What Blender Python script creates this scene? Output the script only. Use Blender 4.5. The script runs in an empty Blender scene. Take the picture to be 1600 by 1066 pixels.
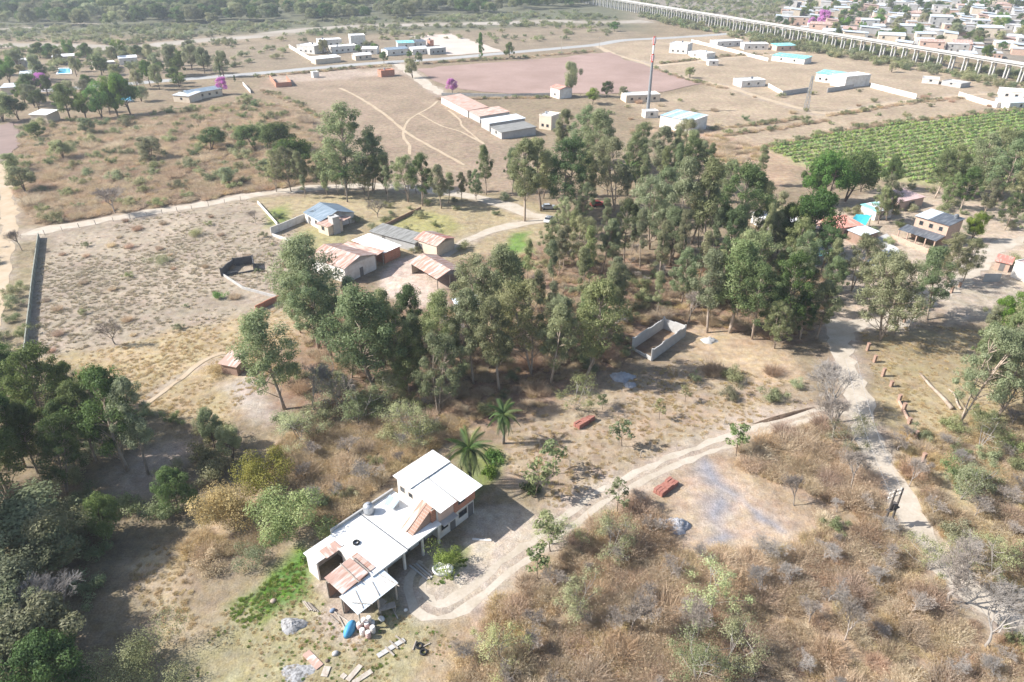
import bpy, bmesh, math, random
import numpy as np
from mathutils import Vector, Matrix
R = math.radians
rng = np.random.default_rng(7)
random.seed(7)
scene = bpy.context.scene
# ---------------------------------------------------------------- camera
CAM_H, PITCH, FPX = 65.0, R(30), 1100.0
cam_d = bpy.data.cameras.new('camera'); cam = bpy.data.objects.new('camera', cam_d)
scene.collection.objects.link(cam)
cam.location = (0, 0, CAM_H); cam.rotation_euler = (R(90) - PITCH, 0, 0)
cam_d.sensor_width = 36; cam_d.lens = 36 * FPX / 1600; cam_d.clip_start = 0.5; cam_d.clip_end = 30000
scene.camera = cam
# ---------------------------------------------------------------- sky, sun, exposure
SUN_EL = R(38); SUN_DIR = Vector((math.cos(SUN_EL) * 0.999, 0.03, -math.sin(SUN_EL)))   # direction the light travels
w = bpy.data.worlds.new('World'); scene.world = w; w.use_nodes = True
nt = w.node_tree; bg = nt.nodes['Background']
sky = nt.nodes.new('ShaderNodeTexSky'); sky.sky_type = 'NISHITA'; sky.sun_disc = False
sky.sun_elevation = SUN_EL; sky.sun_rotation = R(-90); sky.air_density = 1.0; sky.dust_density = 1.5
nt.links.new(sky.outputs[0], bg.inputs[0]); bg.inputs[1].default_value = 0.115
sd = bpy.data.lights.new('sun', 'SUN'); sd.energy = 4.8; sd.angle = R(0.53); sd.color = (1, 0.98, 0.955)
sun = bpy.data.objects.new('sun', sd); scene.collection.objects.link(sun)
sun.rotation_euler = SUN_DIR.to_track_quat('-Z', 'Y').to_euler(); sun.location = (-200, 0, 200)
vs = scene.view_settings; vs.view_transform = 'Standard'; vs.look = 'None'; vs.exposure = 0.97; vs.gamma = 1; vs.use_curve_mapping = False
scene.render.engine = 'CYCLES'
scene.cycles.max_bounces = 5; scene.cycles.diffuse_bounces = 2; scene.cycles.transmission_bounces = 3; scene.cycles.transparent_max_bounces = 4
scene.cycles.volume_bounces = 0
# ---------------------------------------------------------------- helpers
COL = scene.collection
def G(px, py, z=0.0):
    """photo pixel -> the point at height z that it shows"""
    u = (px - 800) / FPX; v = (533 - py) / FPX
    dy = math.cos(PITCH) + v * math.sin(PITCH); dz = -math.sin(PITCH) + v * math.cos(PITCH)
    t = (z - CAM_H) / dz
    return Vector((u * t, dy * t, z))
def pix(x, y, z=0.0):
    y2, z2 = y, z - CAM_H
    dep = y2 * math.cos(PITCH) - z2 * math.sin(PITCH); up = y2 * math.sin(PITCH) + z2 * math.cos(PITCH)
    return 800 + FPX * x / dep, 533 - FPX * up / dep
def height_to(b, py):
    """height above ground point b whose top shows on photo row py"""
    lo, hi = 0.0, 60.0
    for _ in range(40):
        m = (lo + hi) / 2
        if pix(b.x, b.y, m)[1] > py: lo = m
        else: hi = m
    return lo
def link(o, parent=None):
    COL.objects.link(o)
    if parent is not None: o.parent = parent
    return o
def mesh_data(name, verts, faces, mat=None, smooth=False):
    me = bpy.data.meshes.new(name); me.from_pydata([tuple(v) for v in verts], [], faces)
    if mat: me.materials.append(mat)
    if smooth: me.polygons.foreach_set('use_smooth', [True] * len(me.polygons))
    me.update(); return me
def np_mesh(name, V, F, mat=None, smooth=False):
    """V (n,3), F (m,k) numpy"""
    V = np.asarray(V, np.float32); F = np.asarray(F, np.int32)
    me = bpy.data.meshes.new(name); me.vertices.add(len(V)); me.vertices.foreach_set('co', V.ravel())
    k = F.shape[1]; me.loops.add(F.size); me.loops.foreach_set('vertex_index', F.ravel())
    me.polygons.add(len(F)); me.polygons.foreach_set('loop_start', np.arange(len(F), dtype=np.int32) * k)
    if smooth: me.polygons.foreach_set('use_smooth', np.ones(len(F), bool))
    if mat: me.materials.append(mat)
    me.update(calc_edges=True); return me
def ob(name, me, parent=None):
    return link(bpy.data.objects.new(name, me), parent)
def empty(name, loc=(0, 0, 0), rz=0):
    o = bpy.data.objects.new(name, None); o.empty_display_size = 0.5
    o.location = loc; o.rotation_euler = (0, 0, rz); return link(o)
def tag(o, label=None, cat=None, group=None, kind=None):
    if label: o['label'] = label
    if cat: o['category'] = cat
    if group: o['group'] = group
    if kind: o['kind'] = kind
    return o
class MB:
    """collects boxes, prisms, tubes into one mesh"""
    def __init__(s): s.v = []; s.f = []
    def add(s, verts, faces):
        n = len(s.v); s.v += [tuple(v) for v in verts]; s.f += [tuple(i + n for i in f) for f in faces]; return s
    def box(s, x0, x1, y0, y1, z0, z1):
        return s.add([(x0,y0,z0),(x1,y0,z0),(x1,y1,z0),(x0,y1,z0),(x0,y0,z1),(x1,y0,z1),(x1,y1,z1),(x0,y1,z1)],
                     [(0,3,2,1),(4,5,6,7),(0,1,5,4),(1,2,6,5),(2,3,7,6),(3,0,4,7)])
    def slab(s, pts, th):
        """polygon (3D points, ccw from above) thickened downwards"""
        n = len(pts); P = [Vector(p) for p in pts]
        return s.add(P + [p - Vector((0, 0, th)) for p in P],
                     [tuple(range(n)), tuple(range(2 * n - 1, n - 1, -1))] + [(i, i + n, (i + 1) % n + n, (i + 1) % n) for i in range(n)])
    def bar(s, a, b, w, h=None):
        a = Vector(a); b = Vector(b); h = h or w; d = (b - a).normalized()
        up = Vector((0, 0, 1)) if abs(d.z) < 0.95 else Vector((1, 0, 0))
        sx = d.cross(up).normalized() * w / 2; sy = sx.cross(d).normalized() * h / 2
        return s.add([a-sx-sy, a+sx-sy, a+sx+sy, a-sx+sy, b-sx-sy, b+sx-sy, b+sx+sy, b-sx+sy],
                     [(0,3,2,1),(4,5,6,7),(0,1,5,4),(1,2,6,5),(2,3,7,6),(3,0,4,7)])
    def tube(s, pts, rad, n=6, cap=True):
        pts = [Vector(p) for p in pts]; base = len(s.v)
        for i, p in enumerate(pts):
            d = (pts[min(i + 1, len(pts) - 1)] - pts[max(i - 1, 0)]).normalized()
            up = Vector((0, 0, 1)) if abs(d.z) < 0.9 else Vector((1, 0, 0))
            a = d.cross(up).normalized(); b = a.cross(d)
            for k in range(n):
                t = 2 * math.pi * k / n; s.v.append(tuple(p + (a * math.cos(t) + b * math.sin(t)) * rad[i]))
        for i in range(len(pts) - 1):
            for k in range(n):
                k2 = (k + 1) % n
                s.f.append((base+i*n+k, base+i*n+k2, base+(i+1)*n+k2, base+(i+1)*n+k))
        if cap:
            s.f.append(tuple(base + k for k in range(n))[::-1]); m = base + (len(pts) - 1) * n
            s.f.append(tuple(m + k for k in range(n)))
        return s
    def lathe(s, prof, n=12, c=(0, 0)):
        base = len(s.v)
        for r, z in prof:
            for k in range(n):
                t = 2 * math.pi * k / n; s.v.append((c[0] + r * math.cos(t), c[1] + r * math.sin(t), z))
        for i in range(len(prof) - 1):
            for k in range(n):
                k2 = (k + 1) % n; s.f.append((base+i*n+k, base+i*n+k2, base+(i+1)*n+k2, base+(i+1)*n+k))
        s.f.append(tuple(base + k for k in range(n))[::-1]); m = base + (len(prof) - 1) * n
        s.f.append(tuple(m + k for k in range(n))); return s
    def build(s, name, mat, parent=None, smooth=False):
        return ob(name, mesh_data(name, s.v, s.f, mat, smooth), parent)
# ---------------------------------------------------------------- materials
MATS = {}
def mat(name, col, rough=0.85, var=0.25, scale=1.0, col2=None, rnd=0.0, metal=0.0, bump=0.0, spec=0.3, fine=8.0):
    """noise-mottled paint / plaster / earth; rnd = brightness change from object to object"""
    if name in MATS: return MATS[name]
    m = bpy.data.materials.new(name); m.use_nodes = True; nt = m.node_tree; b = nt.nodes['Principled BSDF']
    L = nt.links.new; N = nt.nodes.new
    tc = N('ShaderNodeTexCoord')
    n1 = N('ShaderNodeTexNoise'); n1.inputs['Scale'].default_value = scale; n1.inputs['Detail'].default_value = 6; n1.inputs['Roughness'].default_value = 0.65
    L(tc.outputs['Object'], n1.inputs['Vector'])
    mx = N('ShaderNodeMix'); mx.data_type = 'RGBA'
    c2 = col2 or tuple(c * (1 - var) for c in col)
    mx.inputs[6].default_value = (*col, 1); mx.inputs[7].default_value = (*c2, 1)
    rp = N('ShaderNodeMapRange'); rp.inputs['From Min'].default_value = 0.36; rp.inputs['From Max'].default_value = 0.66
    L(n1.outputs['Fac'], rp.inputs['Value']); L(rp.outputs[0], mx.inputs[0])
    n2 = N('ShaderNodeTexNoise'); n2.inputs['Scale'].default_value = scale * fine; n2.inputs['Detail'].default_value = 4
    L(tc.outputs['Object'], n2.inputs['Vector'])
    hs = N('ShaderNodeHueSaturation'); L(mx.outputs[2], hs.inputs['Color'])
    ad = N('ShaderNodeMath'); ad.operation = 'MULTIPLY_ADD'; ad.inputs[1].default_value = var * 1.2; ad.inputs[2].default_value = 1 - var * 0.6
    L(n2.outputs['Fac'], ad.inputs[0]); last = ad.outputs[0]
    if rnd:
        oi = N('ShaderNodeObjectInfo'); a2 = N('ShaderNodeMath'); a2.operation = 'MULTIPLY_ADD'; a2.inputs[1].default_value = 2 * rnd; a2.inputs[2].default_value = 1 - rnd
        L(oi.outputs['Random'], a2.inputs[0]); mu = N('ShaderNodeMath'); mu.operation = 'MULTIPLY'; L(last, mu.inputs[0]); L(a2.outputs[0], mu.inputs[1]); last = mu.outputs[0]
    L(last, hs.inputs['Value']); L(hs.outputs[0], b.inputs['Base Color'])
    b.inputs['Roughness'].default_value = rough; b.inputs['Metallic'].default_value = metal; b.inputs['Specular IOR Level'].default_value = spec
    if bump:
        bp = N('ShaderNodeBump'); bp.inputs['Strength'].default_value = bump; L(n2.outputs['Fac'], bp.inputs['Height']); L(bp.outputs[0], b.inputs['Normal'])
    MATS[name] = m; return m
def leaf_mat(name, cols, trans=0.25, hue=0.028, val=0.28):
    """foliage: colour runs between the given greens by a clump-sized noise, and differs from plant to plant"""
    if name in MATS: return MATS[name]
    m = bpy.data.materials.new(name); m.use_nodes = True; nt = m.node_tree; nt.nodes.clear(); L = nt.links.new; N = nt.nodes.new
    out = N('ShaderNodeOutputMaterial'); oi = N('ShaderNodeObjectInfo'); tc = N('ShaderNodeTexCoord')
    n1 = N('ShaderNodeTexNoise'); n1.inputs['Scale'].default_value = 0.55; n1.inputs['Detail'].default_value = 5; n1.inputs['Roughness'].default_value = 0.7
    L(tc.outputs['Object'], n1.inputs['Vector'])
    cr = N('ShaderNodeValToRGB'); e = cr.color_ramp.elements
    for i, c in enumerate(cols):
        p = 0.32 + 0.36 * i / max(1, len(cols) - 1)
        el = e[i] if i < 2 else e.new(p)
        el.position = p; el.color = (*c, 1)
    L(n1.outputs['Fac'], cr.inputs[0])
    hs = N('ShaderNodeHueSaturation'); L(cr.outputs[0], hs.inputs['Color'])
    def spread(sock, amp, mid, mul):
        a = N('ShaderNodeMath'); a.operation = 'MULTIPLY'; a.inputs[1].default_value = mul; L(oi.outputs['Random'], a.inputs[0])
        f = N('ShaderNodeMath'); f.operation = 'FRACT'; L(a.outputs[0], f.inputs[0])
        g = N('ShaderNodeMath'); g.operation = 'MULTIPLY_ADD'; g.inputs[1].default_value = 2 * amp; g.inputs[2].default_value = mid - amp
        L(f.outputs[0], g.inputs[0]); L(g.outputs[0], sock)
    spread(hs.inputs['Hue'], hue, 0.5, 7.31); spread(hs.inputs['Value'], val, 1.0, 1.0); spread(hs.inputs['Saturation'], 0.13, 1.04, 13.7)
    d = N('ShaderNodeBsdfDiffuse'); L(hs.outputs[0], d.inputs[0])
    t = N('ShaderNodeBsdfTranslucent'); L(hs.outputs[0], t.inputs[0])
    ms = N('ShaderNodeMixShader'); ms.inputs[0].default_value = trans; L(d.outputs[0], ms.inputs[1]); L(t.outputs[0], ms.inputs[2])
    gl = N('ShaderNodeBsdfGlossy'); gl.inputs['Roughness'].default_value = 0.6; gl.inputs[0].default_value = (1, 1, 1, 1)
    m2 = N('ShaderNodeMixShader'); m2.inputs[0].default_value = 0.012; L(ms.outputs[0], m2.inputs[1]); L(gl.outputs[0], m2.inputs[2])
    L(m2.outputs[0], out.inputs[0]); MATS[name] = m; return m
# ================================================================ the ground
def poly_sd(P, poly):
    """signed distance (inside > 0) of points P (n,2) to polygon (m,2)"""
    poly = np.asarray(poly, float); n = len(poly); d = np.full(len(P), 1e18); ins = np.zeros(len(P), bool)
    for i in range(n):
        a, b = poly[i], poly[(i + 1) % n]; e = b - a; w = P - a
        t = np.clip((w @ e) / max(e @ e, 1e-9), 0, 1); q = w - t[:, None] * e
        d = np.minimum(d, (q * q).sum(1))
        c = ((a[1] > P[:, 1]) != (b[1] > P[:, 1]))
        with np.errstate(divide='ignore', invalid='ignore'):
            xi = (b[0] - a[0]) * (P[:, 1] - a[1]) / (b[1] - a[1] + 1e-12) + a[0]
        ins ^= c & (P[:, 0] < xi)
    return np.where(ins, 1, -1) * np.sqrt(d)
def line_d(P, line):
    d = np.full(len(P), 1e18)
    for a, b in zip(line[:-1], line[1:]):
        e = b - a; w = P - a; t = np.clip((w @ e) / max(e @ e, 1e-9), 0, 1); q = w - t[:, None] * e; d = np.minimum(d, (q * q).sum(1))
    return np.sqrt(d)
def gp(pts): return np.array([[*G(x, y)[:2]] for x, y in pts])
def smooth_line(pts, step=3.0):
    """Catmull-Rom through ground points given as photo pixels"""
    P = gp(pts); P = np.vstack([2 * P[0] - P[1], P, 2 * P[-1] - P[-2]]); out = []
    for i in range(1, len(P) - 2):
        n = max(2, int(np.linalg.norm(P[i + 1] - P[i]) / step))
        for k in range(n):
            t = k / n; a, b, c, d = P[i-1], P[i], P[i+1], P[i+2]
            out.append(0.5 * ((2*b) + (-a+c)*t + (2*a-5*b+4*c-d)*t*t + (-a+3*b-3*c+d)*t**3))
    out.append(P[-2]); return np.array(out)
ROADS = {  # name: (pixel line, width m, step)
 'asphalt_road': ([(-150,160),(0,147),(140,136),(260,126),(400,115),(520,104),(610,97),(690,92),(800,82),(880,75),(932,70),(975,63),(1050,59),(1125,54),(1200,48),(1300,40)], 9.0, 8),
 'dry_riverbed': ([(-60,73),(50,71),(195,75),(260,69),(330,62),(400,57),(475,47),(575,41),(650,39),(800,36),(875,33),(940,36),(1010,33)], 20, 14),
 'riverside_track': ([(-40,50),(0,46),(75,42),(150,38)], 9, 10),
 'field_lane': ([(618,99),(628,104),(650,120),(672,136),(690,148)], 6.0, 5),
 'farm_track': ([(45,368),(62,361),(150,346),(230,333),(300,322),(400,304),(500,293),(600,291),(700,301),(780,318),(830,336),(880,343)], 4.5, 3),
 'yard_path': ([(690,400),(730,376),(765,362),(800,352),(850,345)], 3.0, 3),
 'village_road': ([(-30,560),(-8,470),(6,400),(14,345),(9,300),(4,240),(-4,200)], 3.6, 3),
 'dirt_road': ([(1303,500),(1309,525),(1322,570),(1338,620),(1348,660),(1362,700),(1385,745),(1412,790),(1440,835),(1475,880),(1510,915),(1560,955),(1640,1010)], 4.0, 1.5),
 'hamlet_road': ([(1312,528),(1320,511),(1350,508),(1390,503),(1415,488),(1445,465),(1485,448),(1520,420),(1545,395),(1575,380),(1640,372)], 4.6, 1.5),
 'plot_track': ([(933,72),(960,85),(1000,97),(1040,112),(1080,124),(1130,134),(1200,156),(1260,172),(1290,178),(1350,169),(1420,158),(1500,150),(1560,146)], 3.6, 6),
 'plot_lane': ([(1018,104),(1070,98),(1130,91),(1200,86),(1260,82)], 5.0, 6),
 'field_footpath': ([(530,138),(540,142),(565,155),(600,178),(635,207),(660,222),(700,244),(725,258)], 1.3, 4),
 'winding_footpath': ([(684,158),(672,168),(650,180),(637,190),(631,205),(632,217),(640,228),(640,242)], 1.0, 3),
 'branching_footpath': ([(655,178),(690,197),(720,206),(757,226)], .9, 3),
 'fence_footpath': ([(700,172),(718,187),(722,197),(740,212),(757,226)], .9, 3),
 'goat_path': ([(395,548),(345,553),(315,566),(285,590),(245,620),(228,632)], 0.9, 2),
}
DRIVE = [(668,880),(652,905),(652,932),(672,952),(700,952),(738,928),(778,896),(815,868),(850,845),(900,805),(945,773),(1000,745),(1060,718),(1120,696),(1190,671),(1250,653),(1290,644),(1335,636)]
LINES = {k: smooth_line(v[0], v[2]) for k, v in ROADS.items()}; LINES['driveway'] = smooth_line(DRIVE, 1.2)
TAN, PALE, BROWN, LIT = (.40,.305,.185), (.47,.39,.29), (.25,.18,.11), (.19,.135,.085)
REG = [  # pixel polygon, colour, feather m
 ([(-400,60),(1000,50),(1000,0),(-400,0)], (.15,.15,.09), 30),
 ([(0,100),(460,62),(900,38),(1000,50),(1000,70),(600,95),(300,118),(0,140)], (.27,.215,.14), 12),
 ([(30,190),(250,168),(400,150),(480,170),(520,240),(480,290),(300,320),(60,355),(20,300)], (.28,.205,.125), 6),
 ([(-300,330),(-20,200),(8,250),(18,350),(60,365),(45,560),(-60,600),(-300,700)], (.27,.22,.13), 3),
 ([(-80,260),(26,190),(24,228),(-20,262)], (.30,.21,.16), 2),
 ([(395,140),(425,120),(520,111),(645,106),(690,150),(740,185),(800,225),(870,268),(800,300),(620,290),(560,230),(500,170),(470,150)], (.31,.235,.155), 3),
 ([(425,120),(520,111),(645,106),(650,114),(560,122),(430,130)], (.42,.33,.24), 3),
 ([(930,70),(1200,44),(1400,85),(1600,130),(1600,176),(1200,230),(1060,205),(980,160),(1110,137),(1020,106)], (.38,.295,.19), 6),
 ([(1000,200),(1110,200),(1200,232),(1260,262),(1210,300),(1130,270)], (.38,.27,.17), 4),
 ([(1195,232),(1300,208),(1400,193),(1600,173),(1750,160),(1800,290),(1600,300),(1400,285),(1250,260)], (.33,.31,.15), 2),
 ([(1000,30),(1250,38),(1600,100),(1900,130),(1900,-20),(1000,-20)], (.27,.235,.175), 20),
 ([(62,365),(400,310),(470,360),(480,400),(440,470),(330,512),(45,565)], (.36,.295,.205), 2.5),
 ([(45,565),(330,510),(440,478),(490,515),(410,600),(340,665),(250,650),(100,585)], (.40,.31,.175), 2.5),
 ([(350,600),(440,575),(480,620),(420,660),(360,640)], (.44,.375,.29), 2),
 ([(400,310),(640,292),(800,305),(900,340),(860,380),(740,400),(600,420),(470,380)], (.36,.29,.165), 3),
 ([(600,342),(655,325),(712,333),(722,352),(690,378),(592,358)], (.33,.30,.125), 1.5),
 ([(446,366),(500,345),(540,372),(515,392),(470,392)], (.33,.29,.14), 1.2),
 ([(418,330),(452,322),(462,345),(430,352)], (.22,.25,.08), 2),
 ([(598,432),(625,405),(680,395),(720,420),(700,450),(690,480),(640,475),(605,455)], (.53,.42,.315), 1.5),
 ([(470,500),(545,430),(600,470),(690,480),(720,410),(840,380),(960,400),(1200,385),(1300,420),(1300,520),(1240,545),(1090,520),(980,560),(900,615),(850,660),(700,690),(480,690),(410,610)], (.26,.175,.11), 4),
 ([(780,400),(820,385),(850,420),(815,455),(785,440)], (.34,.30,.14), 3),
 ([(800,365),(830,362),(835,395),(800,400)], (.16,.24,.06), 1.5),
 ([(880,615),(1080,560),(1250,600),(1290,645),(1000,740),(870,800),(790,730),(800,665)], (.37,.285,.185), 3),
 ([(1030,520),(1110,510),(1230,560),(1260,600),(1180,600),(1080,560)], (.44,.33,.20), 2),
 ([(870,850),(1000,760),(1290,655),(1345,680),(1400,800),(1510,940),(1640,1030),(1640,1130),(640,1130),(700,990),(760,930)], (.36,.265,.165), 2.5),
 ([(1060,760),(1110,735),(1165,745),(1290,850),(1220,870),(1100,860),(1050,820)], (.44,.335,.225), 2),
 ([(1078,748),(1092,728),(1108,740),(1130,765),(1165,785),(1155,792),(1120,775),(1100,768)], (.275,.27,.262), 1.6), ([(1098,790),(1125,780),(1142,800),(1128,828),(1105,815)], (.265,.26,.252), 1.8), ([(1175,795),(1200,805),(1228,840),(1215,842),(1185,818)], (.275,.27,.262), 1.4), ([(1118,845),(1140,832),(1158,842),(1145,857),(1120,856)], (.275,.27,.262), 1.2),
 ([(350,950),(480,860),(650,955),(720,985),(640,1130),(260,1130)], (.33,.285,.155), 2),
 ([(350,955),(420,905),(478,868),(492,885),(440,945),(380,985)], (.11,.19,.035), 1.2),
 ([(470,925),(510,895),(560,960),(540,1000),(470,985)], (.42,.34,.25), 1.2),
 ([(-80,560),(80,570),(300,660),(420,690),(400,830),(300,850),(170,880),(200,1130),(-80,1130)], (.22,.175,.105), 3),
 ([(150,740),(300,690),(340,700),(250,770),(180,770)], (.40,.32,.23), 2),
 ([(250,850),(300,850),(300,960),(330,980),(270,1010),(220,940),(200,890)], (.42,.335,.20), 1.5),
 ([(420,680),(650,640),(760,660),(690,705),(610,750),(520,820),(430,800),(300,880),(290,850),(400,760)], (.39,.29,.175), 2),
 ([(720,700),(800,690),(800,735),(760,770),(740,760)], (.20,.22,.08), 1.5),
 ([(745,790),(830,790),(858,815),(815,880),(745,940),(690,975),(640,950),(640,905),(690,880),(735,850)], (.46,.385,.275), 1.2),
 ([(640,900),(690,862),(735,870),(725,895),(690,915),(655,920)], (.22,.24,.08), 0.8),
 ([(1345,520),(1420,505),(1560,520),(1640,560),(1640,640),(1560,650),(1440,700),(1380,640)], (.34,.27,.15), 2),
 ([(1380,680),(1480,660),(1640,640),(1640,1060),(1560,950),(1440,830)], (.40,.31,.18), 2),
 ([(1230,330),(1420,290),(1600,330),(1640,440),(1500,470),(1420,500),(1300,500),(1210,420)], (.45,.36,.25), 3),
 ([(1470,470),(1520,440),(1640,440),(1640,490),(1560,500),(1480,500)], (.42,.35,.25), 1.5),
]
def vnoise(P, s, seed=0):
    """cheap value noise, -1..1"""
    Q = P / s + 1000; i = np.floor(Q).astype(np.int64); f = Q - i; f = f * f * (3 - 2 * f)
    def h(a, b): 
        v = np.sin(a * 127.1 + b * 311.7 + seed * 74.7) * 43758.5453; return (v - np.floor(v)) * 2 - 1
    a = h(i[:,0], i[:,1]); b = h(i[:,0]+1, i[:,1]); c = h(i[:,0], i[:,1]+1); d = h(i[:,0]+1, i[:,1]+1)
    return (a*(1-f[:,0])+b*f[:,0])*(1-f[:,1]) + (c*(1-f[:,0])+d*f[:,0])*f[:,1]
def ground_colour(P):
    C = np.tile(np.array([.27,.21,.13]), (len(P), 1))
    wob = P + np.stack([vnoise(P, 9, 1) * 2.2 + vnoise(P, 2.7, 2) * .8, vnoise(P, 9, 3) * 2.2 + vnoise(P, 2.7, 4) * .8], 1)
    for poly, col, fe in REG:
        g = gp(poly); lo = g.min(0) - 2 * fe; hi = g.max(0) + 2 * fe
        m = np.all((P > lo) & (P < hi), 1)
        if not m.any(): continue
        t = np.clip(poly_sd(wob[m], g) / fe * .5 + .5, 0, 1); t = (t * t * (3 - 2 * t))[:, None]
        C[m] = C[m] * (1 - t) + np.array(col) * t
    for k, ln in LINES.items():   # worn verges beside roads and paths
        wd = 3.8 if k == 'driveway' else ROADS[k][1]
        m = np.all((P > ln.min(0) - 12) & (P < ln.max(0) + 12), 1)
        if not m.any() or k == 'asphalt_road' or 'footpath' in k: continue
        kk = .7 if k == 'driveway' else .75
        t = np.clip(1.15 - (line_d(wob[m], ln) - wd * .35) / (wd * .35 + .5), 0, 1)[:, None] * kk
        C[m] = C[m] * (1 - t) + np.array(PALE if k == 'driveway' else (.40,.33,.245)) * t
    g = C.mean(1, keepdims=True); C = (g + (C - g) * 1.02) * .86 * np.array([1.0, .98, 1.06])
    return C
def make_ground():
    az = np.concatenate([np.arange(-180, -46, 6.0), np.arange(-46, 46.01, 0.2), np.arange(52, 180, 6.0)])
    dep = np.concatenate([np.array([89.9, 80, 72, 66]), np.arange(62, 3.0, -0.17), np.array([2.6, 2.2, 1.8, 1.4, 1.0, .7, .45])])
    r = CAM_H / np.tan(np.radians(dep)); A, Rr = np.meshgrid(np.radians(az), r)
    P = np.stack([Rr * np.sin(A), Rr * np.cos(A)], -1).reshape(-1, 2); n, k = len(r), len(az)
    i, j = np.meshgrid(np.arange(n - 1), np.arange(k), indexing='ij'); j2 = (j + 1) % k
    Fc = np.stack([i*k+j, i*k+j2, (i+1)*k+j2, (i+1)*k+j], -1).reshape(-1, 4)[:, ::-1]
    V = np.column_stack([P, np.zeros(len(P))])
    me = np_mesh('ground', V, Fc); me.flip_normals() if me.polygons[5000].normal.z < 0 else None
    ca = me.color_attributes.new('soil', 'FLOAT_COLOR', 'POINT')
    C = ground_colour(P); ca.data.foreach_set('color', np.column_stack([C, np.ones(len(C))]).astype(np.float32).ravel())
    m = bpy.data.materials.new('earth_and_grass'); m.use_nodes = True; nt = m.node_tree; b = nt.nodes['Principled BSDF']; L = nt.links.new; N = nt.nodes.new
    at = N('ShaderNodeAttribute'); at.attribute_name = 'soil'; tc = N('ShaderNodeTexCoord')
    def noise(s, d, r=.65):
        q = N('ShaderNodeTexNoise'); q.inputs['Scale'].default_value = s; q.inputs['Detail'].default_value = d; q.inputs['Roughness'].default_value = r
        L(tc.outputs['Object'], q.inputs['Vector']); return q.outputs['Fac']
    def mr(v, a, bb, c, d):
        q = N('ShaderNodeMapRange'); L(v, q.inputs['Value'])
        for nm, x in zip(('From Min','From Max','To Min','To Max'), (a, bb, c, d)): q.inputs[nm].default_value = x
        return q.outputs[0]
    def mul(a, bb):
        q = N('ShaderNodeMath'); q.operation = 'MULTIPLY'; L(a, q.inputs[0]); L(bb, q.inputs[1]); return q.outputs[0]
    big = noise(.06, 7); mid = noise(.6, 7, .7); fine = noise(4.5, 5, .7)
    v = mul(mul(mr(big, .3, .7, .8, 1.22), mr(mid, .3, .72, .66, 1.32)), mr(fine, .3, .7, .72, 1.28))
    hs = N('ShaderNodeHueSaturation'); L(at.outputs['Color'], hs.inputs['Color']); L(v, hs.inputs['Value'])
    L(mr(noise(.22, 6), .35, .65, .492, .515), hs.inputs['Hue']); L(mr(noise(.9, 5), .3, .7, .8, 1.15), hs.inputs['Saturation'])
    L(hs.outputs[0], b.inputs['Base Color']); b.inputs['Roughness'].default_value = 1; b.inputs['Specular IOR Level'].default_value = 0.05
    bp = N('ShaderNodeBump'); bp.inputs['Strength'].default_value = .7; bp.inputs['Distance'].default_value = .35; L(mid, bp.inputs['Height'])
    bp2 = N('ShaderNodeBump'); bp2.inputs['Strength'].default_value = .6; bp2.inputs['Distance'].default_value = .1; L(fine, bp2.inputs['Height']); L(bp.outputs[0], bp2.inputs['Normal'])
    L(bp2.outputs[0], b.inputs['Normal']); me.materials.append(m)
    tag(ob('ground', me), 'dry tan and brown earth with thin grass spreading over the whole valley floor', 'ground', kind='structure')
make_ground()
M_DIRT = mat('pale_dirt', (.47,.41,.335), 1, .3, .35, (.38,.32,.245), bump=.4, spec=.05, fine=9)
M_ASPH = mat('grey_asphalt', (.36,.35,.33), .95, .18, .1, spec=.1)
M_PATH = mat('worn_path', (.45,.36,.26), 1, .25, .3, (.38,.29,.19), spec=.05)
M_SAND = mat('river_sand', (.36,.32,.27), 1, .3, .03, (.26,.22,.17), spec=.05)
def ribbon(name, line, width, z, m, label, offs=(0,), rough=.12):
    V = []; Fq = []; n = len(line)
    tg = np.gradient(line, axis=0); tg /= np.linalg.norm(tg, axis=1)[:, None] + 1e-9; nm = np.stack([-tg[:,1], tg[:,0]], 1)
    for o in offs:
        w1 = width * .5 * (1 + rough * rng.normal(size=n)); w2 = width * .5 * (1 + rough * rng.normal(size=n)); b0 = len(V)
        for i in range(n):
            c = line[i] + nm[i] * o
            V += [(*(c - nm[i] * w1[i]), z), (*(c + nm[i] * w2[i]), z)]
        Fq += [(b0+2*i, b0+2*i+2, b0+2*i+3, b0+2*i+1) for i in range(n - 1)]
    me = mesh_data(name, V, Fq, m)
    if me.polygons[0].normal.z < 0: me.flip_normals()
    return tag(ob(name, me), label, name.split('_')[-1], kind='structure')
RL = {'asphalt_road': 'pale grey paved road running past the white walled compound', 'dry_riverbed': 'pale winding sandy riverbed in front of the far woods',
 'riverside_track': 'pale track at the edge of the far woods', 'field_lane': 'pale lane between the bare field and the ploughed field',
 'farm_track': 'pale dirt track between the walled lot and the scrubland', 'yard_path': 'pale path leading from the farm yard to the parked cars',
 'village_road': 'pale road outside the long lot wall', 'dirt_road': 'pale rutted dirt road passing the transformer pole', 'hamlet_road': 'pale dirt road bending up to the brick house hamlet',
 'plot_track': 'pale track along the edge of the ploughed field and the fenced plots', 'plot_lane': 'short pale lane behind the house with the blue roof',
 'field_footpath': 'straight worn double path across the bare field', 'winding_footpath': 'curving worn path on the bare field', 'branching_footpath': 'worn path branching across the bare field',
 'fence_footpath': 'worn path near the row of sheds', 'goat_path': 'narrow path climbing the dry grass slope'}
for i, (k, (pl, wd, st)) in enumerate(ROADS.items()):
    ribbon(k, LINES[k], wd, .006 + .004 * i, M_ASPH if k == 'asphalt_road' else M_SAND if 'river' in k else M_PATH if ('path' in k and k != 'yard_path') or k in ('village_road', 'plot_track', 'plot_lane') else M_DIRT, RL[k], rough=.03 if k == 'asphalt_road' else .22)
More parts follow.
